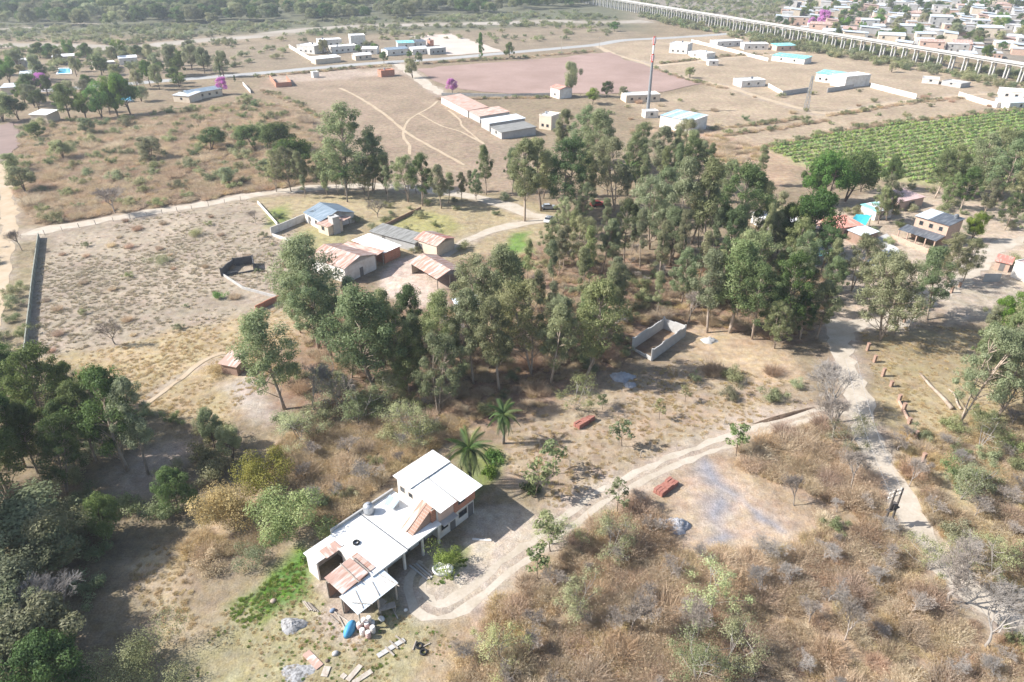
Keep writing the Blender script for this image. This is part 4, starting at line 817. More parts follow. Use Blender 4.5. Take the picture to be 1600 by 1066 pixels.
FARH = [  # name, label, p0, p1, depth, height, roof, wall, roof material, windows
 ('compound_house','white block with blue trim at the left end of the roadside compound',(465,83),(492,85),12,4.5,'flat',PLASTER,SLABW,3),
 ('compound_house','long low white block behind the compound trees',(500,74),(535,72),10,4.0,'flat',PLASTER,SLABW,3),
 ('compound_house','tallest white block of the roadside compound',(549,73),(572,72),10,6.5,'flat',PLASTER,SLABW,2),
 ('compound_house','white block in the middle of the compound with a shaded front',(520,84),(560,81),9,3.6,'flat',PLASTER,SLABW,4),
 ('compound_house','white gabled house behind the compound pool',(566,85),(589,85),9,3.2,'gable',PLASTER,WHITEROOF,2),
 ('roadside_shelter','long white roadside canopy in front of the compound',(494,101),(533,97),7,2.8,'shed',CREAM,WHITEROOF,0),
 ('compound_house','small cream house beside the roadside canopy',(556,95),(581,93),7,2.8,'gable',CREAM,WHITEROOF,2),
 ('compound_house','house with a blue roof beside the paved road',(606,88),(638,85),9,3.4,'gable',PLASTER,BLUEG,2),
 ('compound_house','white house with a grey roof next to the blue-roofed one',(645,86),(669,84),9,3.2,'gable',PLASTER,WHITEROOF,2),
 ('compound_house','dark-fronted house at the right end of the compound',(672,86),(697,84),8,3.4,'flat',GREYW,SLABW,3),
 ('compound_house','small house with a teal roof behind the blue-roofed one',(622,76),(648,75),8,3.2,'shed',PLASTER,TEAL,1),
 ('compound_house','dark-roofed hut behind the compound',(650,74),(666,73),7,3.2,'shed',PLASTER,DARKROOF,1),
 ('compound_house','little brick block with a water tank on the paved lots',(672,73),(678,72.6),5,3.6,'flat',BRICK,CONC,0),
 ('brick_hut','roofed orange brick hut at the far edge of the bare field',(596,121),(617,119),5,2.9,'flat',BRICK,BRICK,0),
 ('white_kiosk','tiny white kiosk at the far edge of the bare field',(490,122),(499,121),3,2.6,'flat',PLASTER,SLABW,0),
 ('row_shed','long white walled shed with a faded pink roof',(690,162),(731,184),9,2.8,'shed',PLASTER,RUSTPALE,0),
 ('row_shed','pink-roofed shed with a dark open front',(733,184),(750,193),13,2.7,'shed',GREYW,RUSTPALE,0),
 ('row_shed','shed with a pale ribbed roof in the row',(752,199),(765,206),15,3.0,'shed',GREYW,GALV,0),
 ('row_shed','nearest low shed of the row with dirty white roof',(767,209),(784,218),14,2.5,'shed',GREYW,FELT,1),
 ('beige_house','tall beige box house beside the row of sheds',(842,201),(861,204),7,5.0,'flat',CREAM,SLABW,2),
 ('field_house','small white house with an orange gabled roof by the ploughed field',(860,151),(874,155),7,4.2,'gable',PLASTER,REDROOF,1),
 ('low_house','long low white-roofed house with a porch behind the mast',(978,161),(1031,159),8,2.9,'flat',CREAM,SLABW,4),
 ('equipment_cabin','small white equipment cabin at the foot of the mast',(1008,185),(1028,184),4,2.4,'flat',PLASTER,SLABW,1),
 ('workshop','long white workshop with a half blue half white roof',(1030,199),(1077,209),11,4.6,'shed',PLASTER,[BLUE2, BLUE2, WHITEROOF],0),
 ('villa','white two-storey villa with dark windows beyond the ploughed field',(1045,83),(1073,85),11,5.5,'flat',PLASTER,SLABW,3),
 ('plot_house','white house beside the villa wall',(1078,89),(1103,93),8,3.0,'flat',PLASTER,SLABW,2),
 ('plot_hut','tiny white hut alone on the tan plot',(1107,103),(1122,103),5,2.5,'flat',PLASTER,SLABW,1),
 ('plot_house','low white house near the viaduct with a dark gate',(1120,74),(1160,72),9,3.2,'flat',PLASTER,SLABW,3),
 ('plot_house','white house with green shutters near the viaduct',(1162,78),(1200,78),9,3.4,'flat',PLASTER,SLABW,3),
 ('teal_roof_house','long house with a bright turquoise roof by the viaduct',(1205,95),(1256,101),9,3.0,'shed',PLASTER,TEAL,2),
 ('teal_roof_house','short house with a turquoise roof under the viaduct',(1213,80),(1243,79),8,3.0,'shed',PINKW,TEAL,2),
 ('shed_on_plots','long white shed with a turquoise roof and arched openings',(1273,127),(1318,133),9,4.0,'shed',PLASTER,TEAL,4),
 ('white_hall','large white hall next to the arched shed',(1319,138),(1357,134),9,5.0,'flat',PLASTER,SLABW,0),
 ('plot_house','white low house with a van-like annex at the plots',(1158,137),(1195,135),8,2.8,'flat',PLASTER,SLABW,2),
 ('compound_house','white low house by the green crop field',(1560,153),(1598,156),9,3.0,'flat',PLASTER,SLABW,2),
 ('compound_house','white house with a pale blue roof at the crop field corner',(1575,172),(1612,170),8,2.8,'shed',PLASTER,GALV,1),
 ('roofless_house','low white roofless house in front of the viaduct',(1440,130),(1466,132),8,2.0,'flat',PLASTER,CONC,1),
 ('roofless_house','unfinished grey house beside the roofless white one',(1470,133),(1500,138),8,1.8,'flat',GREYW,CONC,1),
 ('village_house','brown-walled village house with a white roof',(12,104),(43,105),9,3.2,'flat',GREYW,SLABW,2),
 ('village_carport','long white carport behind the village pool',(84,98),(118,96),6,3.0,'shed',CREAM,WHITEROOF,0),
 ('village_house','white-roofed village house with a dark porch',(149,110),(183,107),8,3.2,'flat',CREAM,SLABW,3),
 ('village_house','white village house behind the tall dark trees',(188,102),(216,100),8,3.6,'gable',PLASTER,WHITEROOF,2),
 ('village_house','pale blue roofed house beside the pink tree',(34,126),(62,124),8,3.0,'shed',PLASTER,GALV,1),
 ('village_house','low grey-roofed house among the village trees',(4,148),(42,146),8,3.0,'shed',CREAM,GALV,1),
 ('village_house','white-roofed house at the corner of the brown tilled field',(50,192),(76,193),7,3.2,'shed',CREAM,WHITEROOF,1),
 ('long_house','grey-roofed end of the long low house by the paved road',(272,159),(297,161),8,2.8,'shed',CREAM,GALV,1),
 ('long_house','long low house with a blue grey roof beside the pink blossom tree',(297,158),(348,149),8,3.0,'gable',CREAM,BLUEG,4),
 ('shaded_hut','low hut with a rusty roof beside the slope path',(348,583),(372,588),3,1.9,'shed',DARKBRICK,RUSTY,0),
]
for (nm, lb, p0, p1, D, h, rf, wl, rmat, wn) in FARH:
    e_ = house(nm, lb, nm.split('_')[-1] if nm.split('_')[-1] in ('house','shed','hut','cabin','villa','workshop','hall','kiosk','carport','shelter') else 'house', p0, p1, D, h, rf, wl, rmat, .9 if rf == 'gable' else .6, wn, 0, .3, sheets=(nm == 'workshop'))
    if rf == 'flat' and h >= 2.8 and rng.random() < .6:
        _, _, Lq = frame_of(p0, p1); tx, ty = rng.uniform(1, max(1.5, Lq - 1.5)), rng.uniform(1, D - 1.5); MB().lathe([(.55, h + .165), (.55, h + 1.1), (.15, h + 1.3)], 10, (tx, ty)).build('roof_tank', STEEL if rng.random() < .5 else DARKROOF, e_)
for nm, lb, pts, h, m in (
 ('compound_wall','pale wall along the left side of the roadside compound',[(452,75),(470,86),(494,100)],2.2,PLASTER),
 ('brick_yard_wall','orange brick walls of a roofless yard at the bare field corner',[(422,124),(432,137),(456,135),(448,125)],2.2,BRICK),
 ('plot_wall','white wall running down from the villa',[(1075,86),(1104,96)],2.2,PLASTER),
 ('plot_wall','grey wall in front of the white hall',[(1292,145),(1333,138)],2.0,GREYW),
 ('plot_wall','long white wall leading from the white hall over the plots',[(1360,137),(1395,146),(1431,155)],2.2,PLASTER),
 ('plot_wall','grey wall beside the lattice tower',[(1222,150),(1262,144)],2.2,GREYW),
 ('plot_wall','white wall beside the arched shed',[(1200,136),(1222,149)],1.8,PLASTER),
 ('crop_wall','white compound wall at the crop field corner',[(1497,151),(1525,160),(1556,169),(1600,165)],2.2,PLASTER),
 ('lane_wall','long white wall around the plot below the villa',[(1080,66),(1145,82),(1200,96)],1.8,PLASTER),
 ('field_wall','pale wall at the lower edge of the ploughed field',[(690,150),(800,152),(860,150)],1.4,CONC),
 ('village_fence_wall','low pale wall behind the long low house',[(380,133),(392,146)],1.5,PLASTER)):
    wall_line(nm, lb, pts, h, m, seg=6)
WATER = mat('pool_water', (.05,.42,.62), .08, .1, 1, spec=.6)
def pool(px, label):
    P = [G(*p, .3) for p in px]; e = empty('swimming_pool', P[0] - Vector((0,0,.3))); c = sum(P, Vector()) / len(P)
    def ordered(s, z): 
        q = [c + (p - c) * s - e.location for p in P]; return [Vector((p.x, p.y, z)) for p in q]
    A = ordered(1.25, .3); Bq = ordered(1.0, .3); n = len(P); mb = MB().add(A + Bq + ordered(1.25, 0), [(i, (i+1) % n, (i+1) % n + n, i + n) for i in range(n)] + [(i + 2*n, (i+1) % n + 2*n, (i+1) % n, i) for i in range(n)])
    mb.build('rim', SLABW, e); w_ = ordered(1.0, .22); MB().add(w_, [tuple(range(n))]).build('water', WATER, e); tag(e, label, 'pool')
pool([(90,115),(110,114),(109,107),(93,107)], 'turquoise swimming pool in front of the white carport'); pool([(186,157),(206,157),(205,150),(187,151)], 'small blue swimming pool behind the tall roadside trees')
sheet('paved_lots', [(640,57),(705,53),(790,81),(700,86)], .068, mat('pinkish_lots', (.52,.43,.36), 1, .15, .05), 'pale bare building lots beside the roadside compound', 'lot', 1.0)
# ---- the town beyond the viaduct
TOWN = [(1215,44),(1300,58),(1420,78),(1600,105),(1720,120),(1800,60),(1700,-8),(1350,-12),(1230,8)]
TW = mat('town_plaster', (.52,.50,.47), .9, .3, .3, (.40,.37,.33), rnd=.2); TR = mat('town_roof', (.50,.48,.45), .9, .3, .3, (.34,.32,.30), rnd=.3)
tp = scatter_pts(TOWN, .005, 6.0, 11.5); kinds = [('white flat-roofed town house beyond the viaduct', TW, TR), ('cream town house with a pale metal roof beyond the viaduct', CREAM, GALV), ('bare brick town house beyond the viaduct', PALEBRICK, CONC), ('town house with a rusty roof beyond the viaduct', PINKW, RUSTPALE), ('grey town house with a shiny sheet roof beyond the viaduct', GREYW, GALV)]
order = np.argsort(tp[:, 1])[:300]
TOWNP = {}
def town_proto(ki, vi):
    if (ki, vi) in TOWNP: return TOWNP[(ki, vi)]
    L, D, h = ((11, 9, 3.2), (9, 12, 3.4), (14, 8, 5.6))[vi]; lb, wl, rf = kinds[ki]
    w = MB().box(-L/2, L/2, -D/2, D/2, -.1, h); rr = MB().box(-L/2 - .2, L/2 + .2, -D/2 - .2, D/2 + .2, h + .003, h + .2) if rf in (TR, CONC) else MB().slab([(-L/2-.3,-D/2-.3,h+.1),(L/2+.3,-D/2-.3,h+.1),(L/2+.3,D/2+.3,h+.9),(-L/2-.3,D/2+.3,h+.9)], .08)
    wi = MB(); [wi.box(x - .6, x + .6, -D/2 - .04, -D/2 - .003, z, z + 1.2) for x in (-L*.3, L*.3) for z in ((1.0,) if h < 5 else (1.0, 3.7))]; dd = MB().box(-.5, .5, -D/2 - .04, -D/2 - .003, .02, 2.1)
    TOWNP[(ki, vi)] = [mesh_data(n, q.v, q.f, m) for n, q, m in (('wall', w, wl), ('roof', rr, rf), ('window', wi, GLASS), ('door', dd, DOORM))]; return TOWNP[(ki, vi)]
for i in order:
    ki = int(rng.choice(5, p=[.36, .2, .14, .14, .16])); e = empty('town_house', (*tp[i], 0), R(-22) + rng.choice([0, math.pi/2]) + rng.normal() * .06); e.scale = (rng.uniform(.8, 1.2),) * 3
    for me in town_proto(ki, int(rng.integers(3))): ob(me.name.split('.')[0], me, e)
    tag(e, kinds[ki][0], 'house', 'town houses beyond the viaduct'); BLOCK.append((*tp[i], 7.0))
# ---- parked cars
def car(px, rz, m, label):
    e = empty('parked_car', G(*px), rz); b = MB()
    prof = [(-2.1,.35),(-2.15,.75),(-1.95,.95),(-1.2,1.0),(.75,1.0),(1.6,.92),(2.1,.78),(2.15,.4)]
    def ext(pr, w, mb): n = len(pr); mb.add([(x, -w, z) for x, z in pr] + [(x, w, z) for x, z in pr], [tuple(range(n))[::-1], tuple(range(n, 2*n))] + [(i, (i+1) % n, (i+1) % n + n, i + n) for i in range(n)])
    ext(prof[::-1], .85, b); b.build('body', m, e); c = MB(); ext([(-1.6,1.0),(-1.2,1.43),(.3,1.45),(1.0,1.0)][::-1], .74, c); c.build('cabin', GLASS, e); r = MB().box(-1.15, .28, -.7, .7, 1.452, 1.49); r.build('roof', m, e)
    for x in (-1.3, 1.3):
        for y in (-.8, .8):
            q = MB(); q.tube([(x, y - .1, .32), (x, y + .1, .32)], [.32, .32], 12); q.build('wheel', mat('black_rubber', (.025,.025,.025), .8), e)
    BLOCK.append((e.location.x, e.location.y, 2.6)); tag(e, label, 'car')
car((858,346), R(70), mat('white_car_paint', (.75,.75,.75), .3, .03, spec=.5), 'white car parked at the end of the yard path'); car((857,327), R(5), mat('silver_car_paint', (.35,.37,.4), .3, .03, spec=.5), 'silver car parked in the shade of the trees'); car((934,322), R(20), mat('red_car_paint', (.35,.03,.03), .3, .03, spec=.5), 'red car parked under the trees')
# ================================================================ trees and plants
def T(name, protos, Hp, px, topy, label, group, wide=1.0, cat='tree', k=None, maxh=30):
    b = G(*px); h = max(2.0, min(maxh, height_to(b, topy))); BLOCK.append((b.x, b.y, 1.2)); return plant(name, protos, b, h, Hp, wide, None, label, cat, group, k)
EG = 'eucalyptus trees of the central grove'; 
MIDROW = [(540,306,166,1.15),(455,300,230,.9),(478,302,236,.8),(508,300,236,.9),(582,298,208,1.0),(604,303,236,.8),(638,316,243,.9),(660,322,240,.8),(690,326,256,.9),(760,305,228,.7),(722,316,268,.8),(744,312,262,.8),(570,304,240,.8),(432,300,236,.8)]
for x, y, t, wd in MIDROW: T('eucalyptus_tree', EUC, 18, (x, y), t, 'eucalyptus in the row behind the gabled farm house', 'eucalyptus row behind the farm house', wd)
for x, y, t, wd in [(820,346,220,.9),(846,330,212,1.0),(880,338,216,1.0),(905,262,163,1.05),(875,255,172,.9),(942,278,172,1.0),(985,295,205,.9),(918,325,238,.8),(960,330,215,.9),(800,300,232,.7),(1000,270,214,.9)]:
    T('eucalyptus_tree', EUC, 18, (x, y), t, 'eucalyptus standing around the parked cars', 'eucalyptus trees around the parked cars', wd)
for x, y, t, wd in [(1030,290,200,1.1),(1078,296,206,1.1),(1015,390,275,.9),(1050,405,250,1.0),(1100,408,240,1.0),(1150,400,258,1.0),(1178,398,285,.8),(975,410,310,.8),(1125,330,250,.9),(1080,380,268,1.0),(1030,350,262,1.0),(940,430,340,.8),(905,430,338,.8),(880,425,350,.8),(1000,420,330,.8),(1060,430,330,.8),(1130,430,320,.8),(1190,420,320,.7),(1165,350,262,.9)]:
    T('eucalyptus_tree', EUC if rng.random() < .6 else SLIM, 18, (x, y), t, 'eucalyptus in the dense stand left of the hamlet', 'dense eucalyptus stand beside the hamlet', wd)
for x, y, t, wd, k in [(500,545,372,1.05,0),(520,560,420,.9,3),(470,520,420,.8,0),(590,612,446,1.1,0),(550,590,480,.8,3),(640,615,480,.8,3),(700,595,462,.8,0),(740,600,455,.8,1),(780,610,470,.8,5),(830,585,440,.9,4),(800,520,385,1.0,0),(860,600,470,.8,5),(915,590,438,.9,0),(885,560,465,.8,4),(760,545,400,.9,2),(748,525,425,.7,1),(965,505,410,.8,5),(940,545,440,.7,1),(685,650,525,.75,4),(445,640,490,1.0,0),(655,600,492,.8,1)]:
    T('eucalyptus_tree', EUC, 18, (x, y), t, 'eucalyptus of the central grove', EG, wd, k=k)
for x, y, t, wd in [(1140,520,378,1.15),(1105,520,395,.9),(1175,530,410,.9),(1220,528,396,.8),(1275,530,440,1.0),(1250,530,455,.8),(1210,545,470,.8)]:
    T('eucalyptus_tree', EUC, 18, (x, y), t, 'eucalyptus in the clump behind the block enclosure', 'eucalyptus clump behind the block enclosure', wd)
for x, y, t, wd in [(1375,532,398,1.0),(1398,520,410,.9),(1330,455,366,.9),(1300,470,400,.9),(1448,500,392,.9),(1480,445,366,1.0),(1505,440,375,.9),(1350,470,392,.9)]:
    T('eucalyptus_tree', EUC, 18, (x, y), t, 'roadside eucalyptus below the hamlet yard', 'roadside eucalyptus trees below the hamlet', wd, k=int(rng.choice([0, 2, 4])))
for x, y, t, wd in [(1500,662,515,.8),(1560,650,500,.8),(1598,630,490,.8),(1545,600,485,.75),(1640,640,490,.9),(1580,585,480,.7),(1520,590,505,.6)]:
    T('eucalyptus_tree', EUC, 18, (x, y), t, 'large eucalyptus right of the brick pillars', 'large eucalyptus trees beyond the brick pillars', wd, k=int(rng.choice([0, 2, 4])))
for x, y, t, wd in [(1260,400,300,1.2),(1230,400,318,1.0),(1215,395,330,.9)]: T('shade_tree', ROUND, 9, (x, y), t, 'dark leafy shade tree in front of the flat-roofed hamlet house', 'dark trees at the hamlet edge', wd * .6, k=0)
for x, y, t, wd in [(1290,325,240,1.2),(1320,315,236,1.2),(1265,318,248,1.0),(1345,300,250,.9),(1390,298,245,.8)]: T('shade_tree', ROUND, 9, (x, y), t, 'broad tree along the lower crop field edge', 'dark trees along the crop field edge', wd * .6, k=int(rng.choice([0, 1])))
for x, y, t, wd in [(1385,345,272,.9),(1372,350,290,.8),(1460,310,235,1.0),(1490,300,222,1.0),(1520,310,212,1.1),(1555,320,216,1.1),(1590,330,230,1.1),(1540,290,200,1.0),(1580,295,205,1.0),(1610,300,215,1.0),(1500,330,262,.9),(1535,345,280,.9),(1570,360,300,.9),(1600,380,315,.9),(1475,325,268,.8)]:
    T('eucalyptus_tree', EUC, 18, (x, y), t, 'eucalyptus in the wood behind the two-storey brick house', 'eucalyptus wood behind the brick house', wd)
T('round_tree', ROUND, 9, (1518,376), 332, 'dense bright green round tree beside the two-storey brick house', None, .62, k=2)
for x, y, t in [(1575,520,470),(1545,515,478),(1600,510,450)]: T('round_tree', ROUND, 9, (x, y), t, 'bushy tree on the slope below the hamlet road', 'bushy trees below the hamlet road', .8, k=int(rng.choice([2, 3])))
# lower left woodland
for x, y, t, wd, k in [(80,690,545,1.0,6),(20,670,545,1.0,6),(200,735,582,1.0,7),(232,742,598,.75,5),(20,790,630,.9,6),(150,720,600,.8,7),(105,775,655,.8,6),(60,740,630,.8,7),(190,700,615,.7,3),(50,650,550,.9,7),(125,665,568,.8,6),(-20,640,545,1.0,6),(150,650,580,.7,7),(40,730,610,.9,6),(120,735,630,.8,7),(-10,850,700,1.0,3),(-40,760,580,1.1,0),(95,620,562,.8,0),(-60,900,720,1.1,0)]:
    T('eucalyptus_tree', EUC, 18, (x, y), t, 'eucalyptus of the woodland below the dry slope', 'eucalyptus woodland below the dry slope', wd, k=k)
for x, y, t, wd, k in [(60,880,748,1.7,3),(-20,960,830,1.5,3),(70,1040,930,1.2,3),(20,960,880,1.2,3),(105,880,765,1.0,3),(170,850,785,.7,1),(280,795,735,.7,0),(40,1010,860,1.0,3),(-10,1080,900,1.1,3),(90,1090,960,.9,0),(365,720,668,.6,4),(335,700,645,.6,3)]:
    T('broadleaf_tree', ROUND, 9, (x, y), t, 'broadleaf tree at the edge of the lower woodland', 'broadleaf trees of the lower woodland', wd, k=k, maxh=8)
# village trees, far lone trees
for x, y, t, wd in [(185,183,122,.6),(160,186,130,.6),(205,181,115,.6),(110,187,132,.7),(135,188,145,.6),(172,180,135,.5),(235,135,95,.7),(215,140,110,.6),(250,140,100,.6),(60,125,85,.5),(120,120,88,.4),(15,130,90,.7),(75,150,118,.6),(270,118,72,.7),(300,110,70,.7),(320,115,75,.6),(350,120,80,.6),(5,190,145,.9),(30,188,150,.8)]:
    T('village_tree', ROUND, 9, (x, y), t, 'bushy tree in the village by the paved road', 'dark trees of the roadside village', wd)
for p, t, wd, lb in [((345,124),100,.4,'tall dark conifer beside the pink blossom tree'),((752,93),52,.55,'tall slim tree beside the paved road'),((367,128),118,.9,'low round dark tree beside the conifer')]: T('conifer', CONE, 12, p, t, lb, None, wd)
for p, t, lb, wd in [((347,148),121,'pink blossoming tree beside the long low house',.8),((68,142),114,'wide pink blossoming tree among the village trees',1.2),((707,146),123,'pink blossoming tree at the corner of the ploughed field',.9),((1288,42),16,'large pink blossoming tree beyond the viaduct',1.1),((1266,44),27,'smaller pink blossoming tree beyond the viaduct',.9)]: T('blossom_tree', PINKT, 8, p, t, lb, None, wd)
for p, t, lb, wd, k in [((893,151),98,'tall poplar-like tree beside the small white house','.55',3),((926,163),138,'bright green round tree near the small white house','.9',2),((948,152),127,'dark green round tree behind the mast','.8',0),((973,155),135,'sparse tree beside the low white-roofed house','.7',4),((1078,122),105,'pale round tree alone at the ploughed field edge','.9',4),((645,122),92,'tree at the lane corner of the bare field','.8',3),((655,100),82,'dark tree beside the paved road junction','.7',0),((960,49),34,'lone round tree on the far meadow','1.0',0),((797,92),66,'dark tree on the verge of the paved road','.6',0),((1393,113),97,'scrubby tree in front of the viaduct','.8',4)]:
    T('lone_tree', ROUND, 9, p, t, lb, None, float(wd), k=k)
for p, t in [((505,84),62),((600,99),80),((560,84),70),((640,91),80),((585,80),68)]: T('compound_tree', ROUND, 9, p, t, 'dark tree inside the white roadside compound', 'trees of the white compound', .8)
# bare trees
for x, y, t, wd in [(1295,660,548,1.2),(1300,690,600,1.0),(1480,945,840,1.1),(180,332,272,1.6),(35,392,345,1.0),(180,538,490,1.1),(720,575,500,.8),(1075,505,430,1.0),(590,340,308,1.3),(985,990,905,.9),(1330,760,690,1.0),(1420,760,705,.9),(1240,790,730,.9),(400,350,320,1.1),(110,1000,905,1.2),(490,640,560,.9),(540,650,575,.9),(460,420,372,1.0),(1540,1010,925,1.3),(1090,1000,920,.9),(1320,1000,930,.9)]:
    T('bare_tree', BARE, 7, (x, y), t, 'leafless grey tree', 'leafless grey trees', wd, maxh=11)
for x, y, t in [(1130,1040,950),(1110,960,895),(900,960,910),(950,870,815),(1320,700,640),(1450,890,840),(1090,1066,995),(860,850,805),(1550,900,850),(1500,780,725),(780,1030,980),(600,640,565),(560,660,590),(510,650,575),(470,690,640),(520,620,545),(660,700,640),(640,680,620),(1530,700,650),(900,640,590)]:
    T('thin_tree', SPARSE, 4.5, (x, y), t, 'small thin-leaved tree rising from the dry brush', 'thin pale green trees in the brush', 1.1, maxh=6)
# palms
def frond(L=3.4, n=34, droop=1.0, lw=.62):
    V = []; F = []
    for i in range(n):
        t = i / (n - 1); r = L * t; z = L * (.42 * t - .85 * droop * t * t); c = Vector((r * (1 - .12 * t), 0, z)); w = lw * math.sin(math.pi * min(1, t * .9 + .1)) ** .6
        for s in (-1, 1):
            b = len(V); tip = c + Vector((.22, s * w, -.45 * w - .1)); V += [tuple(c - Vector((.035, 0, 0))), tuple(c + Vector((.05, 0, .01))), tuple(tip)]; F.append((b, b+1, b+2))
        if i:
            b = len(V); V += [tuple(p + Vector((0, -.025, .01))), tuple(p + Vector((0, .025, .01))), tuple(c + Vector((0, .02, .01))), tuple(c + Vector((0, -.02, .01)))]; F.append((b, b+1, b+2, b+3))
        p = c
    return V, F
M_PALM = leaf_mat('palm_green', [(.05,.08,.028), (.10,.145,.05), (.17,.22,.085)], .25); FR = [mesh_data('frond', *frond(L, 34, d), M_PALM) for L, d in ((3.2, .95), (3.0, 1.3), (2.8, 1.7))]
def palm(px, topy, label, s=1.0, nf=22, spike=.0):
    b = G(*px); h = height_to(b, topy) * .8; e = empty('palm_tree', b); q = MB(); q.tube([(0,0,-.1),(.05,0,h*.5),(0,.05,h)], [.24, .17, .16], 10); q.build('trunk', M_GREYBARK, e, True)
    cr = MB().lathe([(.16,h-.2),(.3,h+.1),(.12,h+.5)], 8).build('crown', M_PALM, e)
    for k in range(nf):
        f = ob('frond', FR[k % 3], cr); el = -.05 - .75 * (k % 3 == 0) + rng.normal() * .15 - spike; f.location = (0, 0, h + .2); f.rotation_euler = (0, el + (.6 if k % 3 == 2 else 0), k * 2.4); f.scale = (s,) * 3
    BLOCK.append((b.x, b.y, 1.0)); tag(e, label, 'palm')
palm((735,760), 690, 'feathery palm leaning over the corner of the white roof', 1.1, 38); palm((787,693), 640, 'smaller feathery palm in the garden behind the house', .9, 32); palm((543,316), 265, 'palm standing behind the gabled farm house', 1.1, 30, .3); palm((980,306), 262, 'stout date palm near the parked cars', 1.25, 40, .3)
# staked saplings in the clearing
for i, (x, y, t) in enumerate([(941,640,617),(972,697,655),(865,741,692),(1150,712,665),(835,778,722),(1030,655,625),(1070,628,602),(965,800,752),(860,862,808),(840,905,860)]):
    T('sapling', SAPL, 3.4, (x, y), t, 'thin sapling on the clearing beside the driveway', 'young saplings beside the driveway', 1.0, 'sapling')
# garden plants near the house
M_BAMB = leaf_mat('bamboo_leaves', [(.17,.21,.06), (.31,.35,.12), (.45,.46,.19)], .4)
def big_bush(name, px, w, h, mt, label, n=3600, ls=.17, cat='bush'):
    me = leafy_shrub(name, h, w, n, ls, mt, 14); o = ob(name, me); o.location = G(*px); BLOCK.append((o.location.x, o.location.y, w * .7)); return tag(o, label, cat)
big_bush('planter_bush', (692,887), 2.1, 3.6, M_BRIGHT, 'round green bush growing in a white planter beside the house'); big_bush('bamboo_clump', (468,840), 3.8, 7.2, M_BAMB, 'tall green bamboo clump behind the low end of the house', 11000, .26)
big_bush('straw_bush', (354,818), 4.2, 6.0, M_YEL, 'rounded straw-yellow bush beside the bamboo', 12000, .2); big_bush('gold_bush', (408,768), 4.0, 5.6, leaf_mat('golden_leaves', [(.16,.17,.05), (.31,.29,.09), (.44,.38,.14)], .3), 'golden green bush behind the straw-yellow bush', 9000, .22)
big_bush('sage_bush', (225,1050), 4.2, 4.8, M_SAGE, 'rounded grey green bush on the shaded grass', 10000, .17); big_bush('dark_bush', (395,880), 2.2, 2.2, M_EUC2, 'low dark bush beside the bright green grass strip', 2600); big_bush('dark_bush', (330,890), 2.0, 2.0, M_DRY, 'brown tangled bush left of the grass strip', 2400)
big_bush('cactus_patch', (832,772), 1.3, 1.3, M_DARK, 'dark spiky plant in the shade beside the driveway', 900, .3); big_bush('agave_patch', (770,716), 1.6, .9, M_DARK, 'low dark garden plants under the palms', 1200, .3); big_bush('agave_patch', (765,742), 1.3, .8, M_BRIGHT, 'bright green garden plants beside the house corner', 1200, .25)
for p, w, h, mt, lb in (((585,397),2.6,2.8,M_YEL,'yellowish bush beside the long ruined shed'),((545,392),2.4,2.4,M_SAGE,'grey green bush behind the barn'),((342,466),1.3,1.5,M_BRIGHT,'small bright yellow green bush in the dry lot'),((340,585),2.0,2.2,M_YEL,'straw coloured bush beside the slope hut'),((250,410),2.4,1.6,M_EUC2,'largest low green bush in the dry lot'),((305,368),2.0,1.6,M_SAGE,'pale round bush at the back of the dry lot')):
    big_bush('bush', p, w, h, mt, lb, 2200)
# ---------------- filling the grove, scrub and ground cover
GROVE = [(470,510),(540,480),(600,500),(700,490),(750,430),(850,390),(960,400),(1200,395),(1300,430),(1290,515),(1180,535),(1075,500),(985,510),(975,570),(880,600),(840,640),(700,660),(600,640),(500,590)]
GROVE_UP = [(480,560),(600,590),(700,570),(770,530),(800,450),(850,400),(960,400),(1200,395),(1300,430),(1290,500),(1180,525),(1075,490),(985,500),(880,560),(700,560),(560,540)]
P = scatter_pts(GROVE_UP, .06, 1.0, 5.6); rng.shuffle(P)
for p in P[:44]:
    h = rng.uniform(9, 16); plant('slender_eucalyptus', SLIM if rng.random() < .7 else EUC, (*p, 0), h, 18, rng.uniform(.8, 1.1), None, 'young eucalyptus filling the central grove', 'tree', 'slender eucalyptus of the central grove')
P = scatter_pts(GROVE, .08, .3, 3.6); rng.shuffle(P)
for p in P[:120]: bush('grove_shrub', (SHRUB + SHRUB_DRY)[int(rng.integers(6))], (*p, 0), rng.uniform(.7, 1.5), 'low shrub in the undergrowth of the central grove', group='undergrowth shrubs of the grove')
P = scatter_pts([(800,325),(850,290),(1000,240),(1120,250),(1200,300),(1225,395),(960,400),(870,385),(900,340)], .05, 1.4, 6.5); rng.shuffle(P)
for p in P[:22]: plant('belt_eucalyptus', EUC if rng.random() < .5 else SLIM, (*p, 0), rng.uniform(10, 17), 18, rng.uniform(.8, 1.1), None, 'eucalyptus of the belt between the parked cars and the hamlet', 'tree', 'eucalyptus belt beside the parked cars')
P = scatter_pts([(425,296),(600,286),(770,300),(770,316),(640,325),(430,306)], .06, .8, 5.0); rng.shuffle(P)
for p in P[:22]: plant('row_tree', SLIM + ROUND[3:4] if False else SLIM, (*p, 0), rng.uniform(6, 13), 18, rng.uniform(1.0, 1.5), None, 'narrow eucalyptus in the row behind the gabled farm house', 'tree', 'narrow trees behind the farm house')
def shrubs(poly, dens, sp, protos, smin, smax, name, label, group, cap=300, pad=.2):
    P = scatter_pts(poly, dens, pad, sp); P = P[np.argsort(P[:, 1])][:cap] if len(P) else P
    for p in P: bush(name, protos[int(rng.integers(len(protos)))], (*p, 0), rng.uniform(smin, smax), label, group=group)
SCRUB_TL = [(40,200),(250,178),(400,156),(470,175),(515,240),(480,288),(300,316),(60,352),(24,300),(30,240)]
